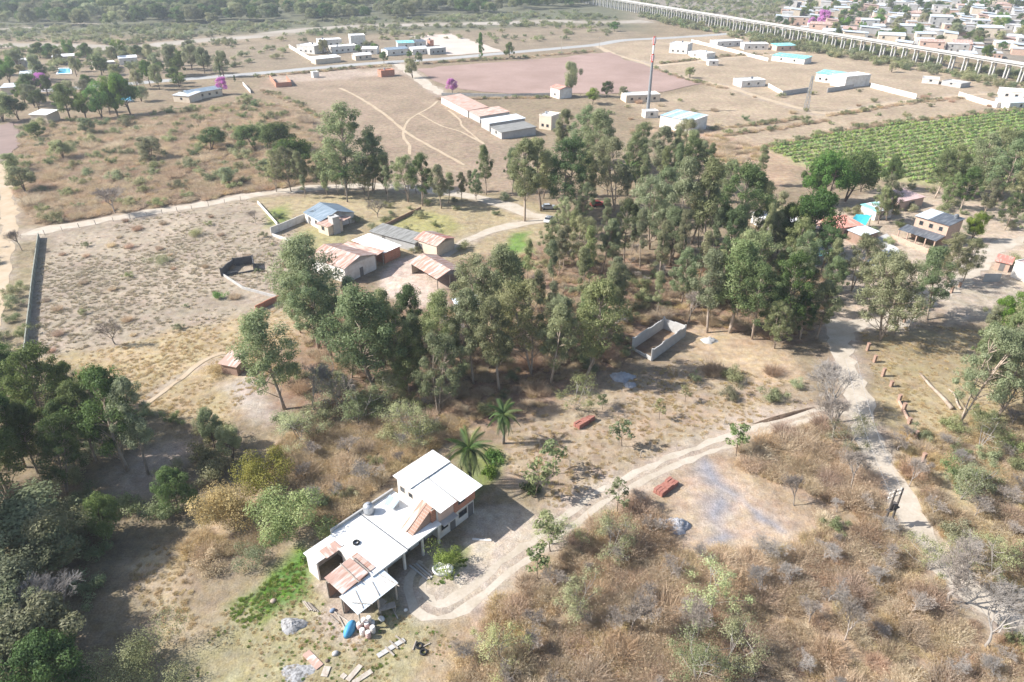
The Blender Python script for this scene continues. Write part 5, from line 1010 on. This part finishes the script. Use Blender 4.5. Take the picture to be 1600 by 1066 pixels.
shrubs(SCRUB_TL, .024, 5.0, SHRUB + SHRUB_DRY[:1] + [SHRUB[0]], .8, 2.0, 'scrub_bush', 'bush of the scrubland behind the farm track', 'scrubland bushes behind the farm track')
for x, y, t in [(40,300,262),(25,270,240),(235,250,215),(330,235,200),(400,235,195),(445,240,190),(470,270,215),(100,250,220),(140,210,185),(360,290,262),(420,280,250),(60,215,190)]: T('scrub_tree', ROUND, 9, (x, y), t, 'scrub tree behind the farm track', 'scrub trees behind the farm track', 1.1, k=int(rng.choice([1, 3, 4])))
SLOPE_R = [(1385,690),(1480,665),(1640,640),(1640,1060),(1560,940),(1440,820),(1400,740)]
shrubs(SLOPE_R, .06, 3.2, SHRUB + SHRUB_DRY, .7, 1.5, 'slope_shrub', 'shrub on the slope right of the dirt road', 'shrubs on the slope beside the dirt road')
FORE = [(880,850),(1000,775),(1060,870),(1230,860),(1330,770),(1345,690),(1410,810),(1510,935),(1640,1040),(1640,1120),(700,1120),(720,1000),(790,930)]
shrubs(FORE, .045, 3.4, SHRUB_DRY * 4 + [SHRUB[0]], .7, 1.5, 'dry_shrub', 'tangled dry shrub in the brush below the driveway', 'dry shrubs below the driveway')
shrubs([(1140,690),(1290,655),(1345,690),(1330,790),(1240,760),(1160,730)], .10, 2.6, SHRUB_DRY, .8, 1.5, 'rust_shrub', 'dry shrub between the driveway and the dirt road', 'rusty shrubs at the road fork')
shrubs([(430,690),(640,640),(690,690),(610,745),(520,815),(440,790)], .06, 3.0, SHRUB + SHRUB_DRY + SHRUB_DRY, .7, 1.4, 'bank_shrub', 'shrub on the straw bank behind the house', 'shrubs on the bank behind the house')
shrubs([(420,600),(500,590),(700,660),(680,690),(480,690),(430,660)], .08, 2.8, SHRUB + SHRUB_DRY, .8, 1.7, 'edge_shrub', 'bushy shrub at the lower edge of the grove', 'shrubs at the lower grove edge')
shrubs([(-60,380),(40,380),(50,450),(40,560),(-60,640)], .08, 3.0, SHRUB, .8, 1.8, 'verge_shrub', 'bush on the verge outside the long lot wall', 'verge bushes outside the lot wall')
shrubs([(-60,570),(300,660),(420,690),(330,830),(160,880),(200,1100),(-60,1100)], .05, 3.4, SHRUB + [SHRUB[1]], .8, 1.7, 'woodland_shrub', 'shrub in the shade of the lower woodland', 'shrubs of the lower woodland')
shrubs([(1080,560),(1250,585),(1270,640),(1150,650),(1060,600)], .06, 3.0, SHRUB_DRY + [SHRUB[2]], .7, 1.4, 'clearing_shrub', 'shrub on the rise beside the block enclosure', 'shrubs beside the block enclosure')
shrubs([(1210,330),(1420,290),(1640,340),(1640,420),(1500,440),(1330,440)], .02, 4, SHRUB, .7, 1.4, 'hamlet_shrub', 'shrub between the hamlet houses', 'shrubs between the hamlet houses')
shrubs([(900,170),(1200,140),(1600,150),(1600,170),(1200,225),(1000,215)], .004, 8, SHRUB + SHRUB_DRY, .6, 1.3, 'plot_shrub', 'low shrub on the tan fenced plots', 'low shrubs on the plots')
shrubs([(430,330),(480,320),(740,300),(860,330),(760,400),(560,420),(450,400)], .012, 5, SHRUB, .6, 1.2, 'farm_shrub', 'garden shrub around the old farm', 'garden shrubs of the old farm')
P = scatter_pts([(-40,90),(340,80),(340,118),(240,150),(200,170),(30,195),(-60,200)], .006, 2.5, 8.0)
for q in P[:60]: plant('village_tree', ROUND, (*q, 0), rng.uniform(5, 10), 9, rng.uniform(.7, 1.0), None, 'bushy tree in the village by the paved road', 'tree', 'dark trees of the roadside village')
P = scatter_pts([(240,176),(375,162),(378,165),(242,180)], .25, 0, 1.3)
for q in P: bush('hedge_bush', SHRUB[1], (*q, 0), rng.uniform(.5, .7), 'clipped bush in the hedge below the long low house', group='hedge below the long low house')
for poly, n_, lb, gr in ((FORE, 70, 'leafless twiggy bush in the brush below the driveway', 'leafless bushes below the driveway'), (SLOPE_R, 26, 'leafless twiggy bush on the slope beside the dirt road', 'leafless bushes on the roadside slope'), ([(430,690),(640,640),(700,670),(610,745),(520,815),(440,790)], 14, 'leafless twiggy bush on the bank behind the house', 'leafless bushes behind the house'), (GROVE, 30, 'leafless undergrowth bush in the central grove', 'leafless undergrowth of the grove')):
    P = scatter_pts(poly, .06, .3, 3.4); rng.shuffle(P)
    for q in P[:n_]: plant('bare_bush', BARE, (*q, 0), rng.uniform(2.2, 4.2), 7, rng.uniform(1.1, 1.6), None, lb, 'bush', gr)
# far woods and riverside scrub
WOOD_F = [(-300,40),(-300,-20),(900,-20),(930,8),(700,28),(450,35),(200,44),(0,40)]
P = scatter_pts(WOOD_F, .0045, 2, 0); stuff('far_wood', 'grey green wood on the far side of the riverbed', 'wood', [m for _, m in ROUND[:2] + ROUND[3:]], P, .9, 1.6)
P = np.vstack([scatter_pts([(-300,95),(-300,40),(200,42),(480,34),(900,18),(1000,36),(960,44),(700,44),(480,56),(350,72),(200,88)], .016, 3), scatter_pts([(-300,120),(-300,80),(200,80),(480,56),(900,40),(960,52),(930,64),(600,74),(460,90),(350,108),(0,130)], .006, 3, 0, 40, 3), scatter_pts([(1000,-16),(1380,-16),(1230,10),(1215,42),(1000,6)], .012, 3)]); stuff('riverside_scrub', 'scattered grey green scrub along the dry riverbed', 'scrub', SHRUB + SHRUB[:2], P, .8, 2.2)
P = scatter_pts([(1000,14),(1230,52),(1400,84),(1600,118),(1800,150),(1800,185),(1600,146),(1480,123),(1400,108),(1300,90),(1200,70),(1000,30)], .03, .5); stuff('viaduct_scrub', 'green scrub growing under the viaduct', 'scrub', SHRUB, P, 1.0, 2.6)
P = scatter_pts(TOWN, .0035, 1.0, 9.0)
for p in P[np.argsort(P[:, 1])][:220]: plant('town_tree', ROUND, (*p, 0), rng.uniform(5, 9), 9, rng.uniform(.8, 1.1), None, 'leafy tree between the town houses beyond the viaduct', 'tree', 'town trees beyond the viaduct')
# crops in rows
def crops():
    poly = gp([(1195,232),(1300,209),(1400,194),(1600,174),(1740,163),(1790,288),(1600,298),(1400,283),(1250,258)]); a = G(1195, 240); b = G(1600, 186); u = np.array([(b - a).x, (b - a).y]); u /= np.linalg.norm(u); v = np.array([-u[1], u[0]])
    c = poly.mean(0); P = []
    for j in range(-60, 61):
        for i in range(-220, 221):
            P.append(c + v * j * 3.7 + u * (i * 1.0 + rng.normal() * .2) + rng.normal(size=2) * .15)
    P = np.array(P); P = P[poly_sd(P, poly) > 0]; P = P[free(P, .2)]
    stuff('crop_rows', 'rows of green crop plants in the field beside the plots', 'crop', [leafy_shrub('crop', 1.0, .8, 90, .35, leaf_mat('crop_light_green', [(.21,.29,.09), (.31,.40,.14), (.40,.47,.20)], .4), 4), leafy_shrub('crop', .9, .8, 90, .35, leaf_mat('crop_green', [(.19,.27,.08), (.29,.38,.13), (.38,.45,.19)], .4), 4)], P, .95, 1.35)
crops()
# brush and grass tufts
def along(pts, dens, spread):
    out = []
    for a, b in zip(pts[:-1], pts[1:]):
        A_, B_ = gp([a, b]); n = int(np.linalg.norm(B_ - A_) * dens); t = rng.uniform(0, 1, n)[:, None]; out.append(A_ + (B_ - A_) * t + rng.normal(size=(n, 2)) * spread)
    P = np.vstack(out); return P[free(P, .2)]
P = np.vstack([along(q, 1.6, .8) for q in ([(1110,203),(1180,195),(1265,183)], [(1125,212),(1200,203),(1300,188)], [(1290,182),(1431,160),(1510,153)], [(1018,106),(1080,127),(1130,138)], [(1195,231),(1300,207),(1400,192),(1600,171)], [(690,156),(800,154),(860,153)], [(1030,100),(1130,89),(1200,85)], [(660,100),(800,92),(925,81)], [(400,121),(520,110),(610,103)], [(410,142),(460,160),(500,185)])])
stuff('boundary_grass', 'dry uncut grass along the field and plot boundaries', 'grass', BRUSH + [SHRUB[0]], P, .5, 1.1)
P = scatter_pts([(1090,205),(1200,235),(1180,262),(1130,258),(1080,225)], .25, .3, 0, 12, 21); stuff('tall_dry_grass', 'tall dry grass below the workshop', 'grass', [BRUSH[3], BRUSH[0]], P, .8, 1.5)
P = np.vstack([scatter_pts(FORE, 1.5, .3, 0, 14, 5), scatter_pts([(1140,690),(1290,655),(1345,690),(1330,790),(1240,760),(1160,730)], 1.2, .2)]); stuff('dry_brush', 'brown dry brush covering the ground below the driveway', 'brush', BRUSH, P, .5, 1.15)
P = np.vstack([scatter_pts(SLOPE_R, 1.2, .3, 0, 10, 6), scatter_pts([(430,690),(660,640),(740,665),(690,700),(610,745),(520,820),(300,880),(290,850),(420,760)], 1.6, .2)]); stuff('straw_brush', 'straw coloured dry brush on the banks', 'brush', [BRUSH[3], BRUSH[3], BRUSH[0]], P, .5, 1.1)
P = scatter_pts(GROVE, .5, .3); stuff('undergrowth', 'dry brown undergrowth on the grove floor', 'undergrowth', BRUSH, P, .4, .9)
P = scatter_pts(SCRUB_TL, .55, .5); stuff('scrub_brush', 'dry brown brush between the scrubland bushes', 'brush', BRUSH, P, .6, 1.3)
P = np.vstack([scatter_pts([(45,565),(330,510),(440,478),(490,515),(410,600),(340,665),(250,650),(100,585)], 2.4, .2, 0, 6, 11), scatter_pts([(880,615),(1080,560),(1250,600),(1290,645),(1000,740),(870,800),(790,730),(800,665)], 2.0, .2, 0, 5, 12), scatter_pts([(250,850),(300,850),(300,960),(330,980),(270,1010),(220,940),(200,890)], 2, .1), scatter_pts([(1345,520),(1420,505),(1560,520),(1640,560),(1640,640),(1560,650),(1440,700),(1380,640)], 2.0, .2, 0, 5, 13)])
stuff('dry_grass', 'tufts of dry straw grass on the slope and clearing', 'grass', TUFT[:1], P, .35, .8)
LOT = [(66,368),(400,312),(468,360),(476,400),(436,468),(330,510),(50,560)]
shrubs(LOT, .012, 4.5, SHRUB_DRY + SHRUB[:1], .35, .8, 'lot_weed', 'low dry weed clump in the walled lot', 'weed clumps in the walled lot')
P = scatter_pts(LOT, 1.6, .3, 0, 16, 15); stuff('pale_grass', 'pale grey dry grass tufts in the walled lot', 'grass', TUFT_GREY, P, .3, .9)
P = np.vstack([scatter_pts([(350,955),(420,905),(478,868),(492,885),(440,945),(380,985)], 5, .1), scatter_pts([(640,900),(690,862),(735,870),(725,895),(690,915),(655,920)], 3, .1)])
stuff('green_grass', 'fresh green grass tufts beside the house and on the lawn', 'grass', TUFT_GREEN, P, .3, .7)
P = scatter_pts([(350,950),(480,880),(650,955),(720,985),(640,1120),(260,1120)], 5.0, .1, 0, 5, 17); stuff('yard_grass', 'thin mixed green and straw grass below the house', 'grass', TUFT_GREEN + TUFT[:1] + TUFT[:1], P, .2, .5)
# ================================================================ small things
def on_house(x, y, z=0.0): return HM @ Vector((x, y, z))
# barrels beside the lean-to
BRL = mat('white_drum', (.72,.66,.60), .5, .15, 2); PINKD = mat('pink_drum', (.60,.40,.36), .55, .15, 2)
prof = [(.0,.0),(.27,.0),(.29,.05),(.29,.28),(.31,.3),(.29,.32),(.29,.58),(.31,.6),(.29,.62),(.29,.86),(.26,.9)]
for i, (x, y) in enumerate([(562,983),(569,976),(577,973),(574,982),(583,988),(567,992),(576,996)]):
    e = empty('drum', G(x, y)); MB().lathe(prof[1:], 14).build('drum_body', BRL if i % 3 else PINKD, e, True); MB().lathe([(.25,.9),(.25,.93),(.05,.94)], 14).build('lid', BRL, e); tag(e, 'whitish plastic drum in the cluster beside the lean-to', 'drum', 'drums beside the lean-to')
tarp = MB().lathe([(.75,0),(.7,.4),(.5,.75),(.15,.9)], 14); tb = tarp.build('blue_tarp', mat('blue_tarp', (.08,.30,.52), .6, .2, 2), None, True); tb.location = G(547, 985); tb.scale = (.75, 1.5, 1); tb.rotation_euler = (0, 0, R(-15)); tag(tb, 'heap covered by a blue tarp beside the drums', 'tarp')
def plank(px0, px1, w, m, label, z=.12, name='plank', group=None, cat='plank', th=.08):
    a = G(*px0); b = G(*px1); c = (a + b) / 2; d = b - a; me = MB().box(-d.length/2, d.length/2, -w/2, w/2, 0, th); o = me.build(name, m); o.location = (c.x, c.y, z); o.rotation_euler = (0, 0, math.atan2(d.y, d.x)); return tag(o, label, cat, group)
plank((478,1020),(500,1043), .85, RUSTY, 'rusty metal sheet lying on the grass below the house', .03, 'metal_sheet', cat='metal sheet'); plank((506,1058),(512,1042), .7, WOOD, 'short grey board lying beside the rusty sheet', .03, 'board')
for a, b in (((543,1064),(564,1040)),((552,1068),(581,1049)),((534,1060),(540,1054))): plank(a, b, .55, WOOD, 'long weathered board lying on the ground below the drums', .03, group='weathered boards below the drums')
plank((590,1026),(632,1000), .55, CONC, 'long pale plank lying across the junk patch', .03)
for a, b in (((602,1012),(616,1026)),((609,1003),(622,1015)),((618,995),(632,1006))): plank(a, b, .16, WOOD, 'short batten laid across the long pale plank', .13, 'batten', 'battens across the plank')
for i, (a, b) in enumerate((((640,884),(668,906)),((645,882),(672,906)),((650,881),(675,903)),((655,880),(676,898)))): plank(a, b, .2, WOOD if i % 2 else CONC, 'long timber in the pile beside the veranda', .02 + .09 * (i % 2), 'timber', 'timbers beside the veranda', th=.1)
for i in range(5): plank((473 + i * 3, 940 + i), (484 + i * 3.4, 955 + i * .5), .1, WOOD, 'thin log in the small firewood pile', .02 + .1 * (i % 2), 'log', 'small firewood pile', 'log', .12)
plank((738,843),(768,845), .3, PLASTER, 'white plank on the drive in front of the house', .02)
def mound(name, px, rx, ry, h, m, label, cat='heap', rz=0):
    n, k = 9, 22; V = [(0, 0, h)]; F = []
    for i in range(1, n + 1):
        t = i / n
        for j in range(k):
            a = 2*math.pi*j/k; r = t * (1 + .14 * math.sin(3*a + h) + .07 * rng.normal()); V.append((rx*r*math.cos(a), ry*r*math.sin(a), h * max(-.02, (1 - t**1.3)) * (1 + .16 * rng.normal()) - .02))
    F += [(0, 1 + j, 1 + (j+1) % k) for j in range(k)]
    for i in range(n - 1): F += [(1+i*k+j, 1+(i+1)*k+j, 1+(i+1)*k+(j+1) % k, 1+i*k+(j+1) % k) for j in range(k)]
    o = ob(name, mesh_data(name, V, F, m, True)); o.location = G(*px); o.rotation_euler = (0, 0, rz); BLOCK.append((o.location.x, o.location.y, max(rx, ry))); return tag(o, label, cat)
GRAV = mat('grey_gravel', (.40,.40,.41), 1, .35, 2.5, (.26,.26,.28), bump=.6); ASH = mat('grey_ash', (.42,.41,.40), 1, .5, 3, (.10,.095,.09)); 
mound('gravel_heap', (1036,822), 1.5, 1.4, 1.0, GRAV, 'grey gravel heap left of its twin near the brush'); mound('gravel_heap', (1060,822), 1.5, 1.4, 1.1, GRAV, 'grey gravel heap right of its twin near the brush'); mound('gravel_heap', (972,590), 2.2, 1.5, 1.0, GRAV, 'gravel heap below the block enclosure'); mound('gravel_heap', (985,602), 1.2, .8, .6, GRAV, 'small gravel heap below the block enclosure'); mound('gravel_heap', (1108,533), 1.6, 1.0, .8, CONC, 'pale rubble heap beside the block enclosure')
mound('rubbish_heap', (458,977), 1.5, 1.1, .55, ASH, 'heap of ash and rubbish on the grass'); mound('ash_patch', (464,1052), 1.9, 1.3, .12, ASH, 'burnt ash patch on the grass below the house', 'ash')
mound('earth_bank', (1225,650), 6.0, .45, .4, mat('dark_earth', (.16,.11,.075), 1, .3, 2), 'dark earth bank beside the driveway', 'bank', R(22))
def brick_stack(px0, px1, D, label):
    o, rz, L = frame_of(px0, px1); e = empty('brick_stack', o, rz); n = max(2, int(L / 1.1)); m = mat('red_brick_stack', (.26,.10,.075), .95, .35, 3, (.36,.17,.125))
    for j in range(3):
        for i in range(n):
            h = rng.uniform(.55, 1.0) * (1 - .12 * j); k = max(2, int(h / .17))
            for r in range(k): b = MB().box(i*L/n + rng.uniform(0, .06), (i+1)*L/n - rng.uniform(.02, .1), j*D/3 + rng.uniform(0, .03), (j+1)*D/3 - rng.uniform(.03, .07), r*h/k + .004, (r+1)*h/k - .014); b.build('brick_layer', m, e)
    BLOCK.append((o.x + math.cos(rz)*L/2, o.y + math.sin(rz)*L/2, L * .6)); tag(e, label, 'bricks')
brick_stack((905,672),(930,657), 1.3, 'red brick stack on the clearing above the driveway'); brick_stack((1034,778),(1060,758), 1.5, 'red brick stack beside the grey gravel patch')
pt = MB().lathe([(.7,0),(.8,.1),(.85,.55),(.78,.6),(.7,.55),(.68,.35),(.1,.34)], 20).build('planter', SLABW, None, True); pt.location = G(692, 893); pt.scale = (1.5, 1.1, 1); tag(pt, 'round white concrete planter under the green bush', 'planter')
# transformer pole and other poles
DARKP = mat('tarred_timber', (.10,.085,.075), .9, .3, 2)
def pole(px, topy, label, arms=1, name='power_pole', trafo=False, lean=0.0):
    b = G(*px); h = height_to(b, topy); e = empty(name, b, R(25)); MB().tube([(0,0,-.1),(0,0,h)], [.16,.1], 8).build('post', DARKP if trafo else WOOD, e)
    for k in range(arms): MB().bar((-1.1, 0, h - .3 - .7*k), (1.1, 0, h - .3 - .7*k), .12).build('crossarm', WOOD, e); [MB().lathe([(.05, h - .24 - .7*k),(.07, h - .1 - .7*k),(.03, h - .7*k)], 8, (x, 0)).build('insulator', PLASTER, e) for x in (-1.0, -.35, .35, 1.0)]
    if trafo:
        MB().tube([(1.3,0,-.1),(1.3,0,h*.97)], [.15,.11], 8).build('post', DARKP, e); MB().box(-.3, 1.6, -.25, .25, h*.45, h*.45 + .14).build('platform', DARKP, e); MB().box(.3, 1.0, -.3, .3, h*.45 + .143, h*.45 + .95).build('transformer', DARKP, e)
    BLOCK.append((b.x, b.y, .6)); tag(e, label, 'pole'); return b + Vector((0, 0, h - .2))
A = pole((1380,823), 766, 'concrete transformer pole on the edge of the dirt road', 2, trafo=True); B2 = pole((1247,480), 432, 'wooden power pole among the eucalyptus below the hamlet', 1); C2 = pole((877,86), 48, 'thin pole beside the paved road', 1); pole((936,75), 58, 'second thin pole beside the paved road', 1); pole((1420,515), 478, 'leaning wooden pole beside the roadside eucalyptus', 0); pole((593,28), 2, 'tall white pole in the far riverside scrub', 0)
wm = MB()
for off in (-.8, .8):
    n = 14; pts = [A.lerp(G(1330,560,9.0), t) - Vector((0, 0, 1.2 * math.sin(math.pi * t))) + Vector((off, 0, 0)) for t in np.linspace(0, 1, n)]; wm.tube(pts, [.012] * n, 4)
tag(wm.build('power_line', STEEL), 'two sagging power wires leading from the transformer pole', 'wire')
# felled logs beyond the pillars
def log(px0, px1, r, label):
    a = G(*px0); b = G(*px1); q = MB(); L = (b - a); n = 6; q.tube([Vector((0,0,r)) + L * t + Vector((.1*rng.normal(), .1*rng.normal(), 0)) for t in np.linspace(0, 1, n)], list(np.linspace(r, r * .55, n)), 9); o = q.build('felled_log', M_BARK, None, True); o.location = a; tag(o, label, 'log')
log((1488,641),(1437,587), .35, 'long felled trunk lying on the grass beyond the pillars'); log((1500,640),(1485,610), .18, 'thin felled branch beside the long trunk')
# fence posts along the farm track, plots and driveway
fp = MB().box(-.06,.06,-.06,.06,-.1,1.3); fpm = mesh_data('fence_post', fp.v, fp.f, WOOD)
def fence(pts, step, label, group, cap=80):
    P = [G(*p) for p in pts]; n = 0
    for a, b in zip(P[:-1], P[1:]):
        d = b - a; k = max(1, int(d.length / step))
        for i in range(k):
            if n < cap: o = ob('fence_post', fpm); o.location = a + d * i / k; o.rotation_euler = (rng.normal() * .05, rng.normal() * .05, rng.uniform(0, 3)); tag(o, label, 'post', group); n += 1
fence([(70,367),(150,351),(230,338),(300,327),(400,309)], 3.5, 'thin wooden fence post along the farm track', 'fence posts along the farm track'); fence([(1110,140),(1037,147),(950,151),(800,152)], 6, 'thin fence post along the lower edge of the ploughed field', 'fence posts of the ploughed field'); fence([(1205,232),(1300,207),(1400,192),(1600,172)], 8, 'thin fence post along the crop field edge', 'fence posts of the crop field')
fence([(890,730),(1000,715),(1131,663),(1022,713)], 9, 'thin stake standing on the clearing', 'stakes on the clearing', 8)
# junk under and around the lean-to
SACK = mat('white_sack', (.62,.60,.56), .9, .15, 2); 
def lump(name, px, s, m, label, cat, sq=.7):
    q = MB(); prof_ = [(s*.55, 0), (s*.75, s*.15), (s*.72, s*.4), (s*.5, s*.65), (s*.15, s*.75)]; o = q.lathe(prof_, 11).build(name, m, None, True); o.location = G(*px); o.scale = (1, sq, .9); o.rotation_euler = (0, 0, rng.uniform(0, 3)); return tag(o, label, cat)
lump('sack', (596,968), .6, SACK, 'white sack lying at the front of the lean-to', 'sack'); lump('sack', (582,974), .55, SACK, 'grey white bundle between the lean-to post and the drums', 'bundle'); lump('junk_bundle', (520,955), .5, mat('blue_grey_cloth', (.20,.25,.33), .9), 'blue grey bundle beside the rusty shed wall', 'bundle'); lump('cut_stump', (427,940), .45, M_BARK, 'cut tree stump on the green grass', 'stump', 1); lump('cut_stump', (524,1022), .5, CONC, 'grey stone block on the grass near the drums', 'stone', .8); lump('cut_stump', (511,1033), .3, M_BARK2, 'small dark stump near the rusty sheet', 'stump', 1); lump('rubble', (634,954), .3, PLASTER, 'small white stone on the drive beside the lean-to', 'stone', 1)
def table(px, rz, label):
    e = empty('work_bench', G(*px), rz); MB().box(-.9, .9, -.4, .4, .72, .78).build('bench_top', WOOD, e); [MB().box(x-.04, x+.04, y-.04, y+.04, 0, .72).build('leg', WOOD, e) for x in (-.8, .8) for y in (-.32, .32)]; tag(e, label, 'bench')
table((606,955), R(20), 'wooden work bench in the shade of the lean-to'); table((592,945), R(-30), 'second wooden bench deeper in the lean-to')
for a, b in (((612,948),(622,968)),((520,955),(548,975)),((527,960),(540,985)),((516,962),(530,975)),((650,1002),(645,1016)),((660,1012),(672,1006))): plank(a, b, .12, WOOD, 'loose grey pole lying around the lean-to', .03, 'loose_pole', 'loose poles around the lean-to', 'pole', .1)
for i, (x, y) in enumerate([(655,1010),(662,1020)]):
    q = MB(); ring(q, .33, .11); o = q.build('tyre', mat('black_rubber', (.025,.025,.025), .8), None, True); o.location = G(x, y) + Vector((0, 0, .12)); tag(o, ['black tyre lying in the grass beside the curved logs', 'second black tyre farther from the drums'][i], 'tyre')
# ---- which one of many: plants named by look and by the landmark beside them
LM = [((1030,535),'block enclosure'),((917,665),'upper brick stack'),((1047,768),'lower brick stack'),((1048,822),'gravel heaps'),((1390,815),'transformer pole'),((735,755),'leaning palm'),((787,693),'small palm'),((470,838),'bamboo clump'),((354,815),'straw-yellow bush'),((690,890),'planter bush'),((560,960),'lean-to'),
 ((692,440),'open shed'),((565,432),'barn'),((665,395),'cream shed'),((505,355),'gabled farm house'),((372,424),'burnt ruin'),((428,475),'low brick wall'),((358,585),'slope hut'),((740,502),'grove shed'),((855,340),'parked cars'),((980,305),'date palm'),((1065,204),'workshop'),((1455,360),'two-storey brick house'),((1343,350),'turquoise tarp'),((1240,378),'flat-roofed hamlet house'),((1295,410),'turquoise-roofed shed'),
 ((1410,645),'brick pillars'),((1465,615),'felled trunk'),((1560,425),'tiny brick shed'),((972,592),'enclosure gravel heap'),((48,480),'lot wall'),((1018,175),'phone mast'),((1300,640),'road fork'),((458,977),'rubbish heap'),((1250,480),'wooden pole'),((225,1045),'grey green bush'),((310,155),'long low house'),((60,190),'tilled field'),((98,112),'village pool'),((1420,322),'pink-roofed building'),((770,205),'row of sheds')]
LMW = [(G(*p), n) for p, n in LM]
for o in list(COL.objects):
    if o.parent is None and o.get('group') and 'look' in o.keys() and not o['group'].startswith(('town', 'hedge')):
        d, n = min(((q - o.location).to_2d().length, n) for q, n in LMW); lb = (o['look'] + ' ' + o['label']).strip()
        if d < 22 and n not in lb and len((lb + ' near the ' + n).split()) <= 16: lb += ' near the ' + n
        o['label'] = lb
    if 'look' in o.keys(): del o['look']
# haze
hz = MB().box(-1500, 1500, -200, 2600, -1.0, 70.0); hm = bpy.data.materials.new('thin_air_haze'); hm.use_nodes = True; hn = hm.node_tree; hn.nodes.remove(hn.nodes['Principled BSDF'])
pv = hn.nodes.new('ShaderNodeVolumePrincipled'); pv.inputs['Density'].default_value = .0002; pv.inputs['Color'].default_value = (.86, .92, 1, 1); pv.inputs['Anisotropy'].default_value = .2; hn.links.new(pv.outputs[0], hn.nodes['Material Output'].inputs['Volume'])
ho = hz.build('haze', hm); tag(ho, 'thin pale haze hanging over the whole valley', 'haze', kind='stuff')
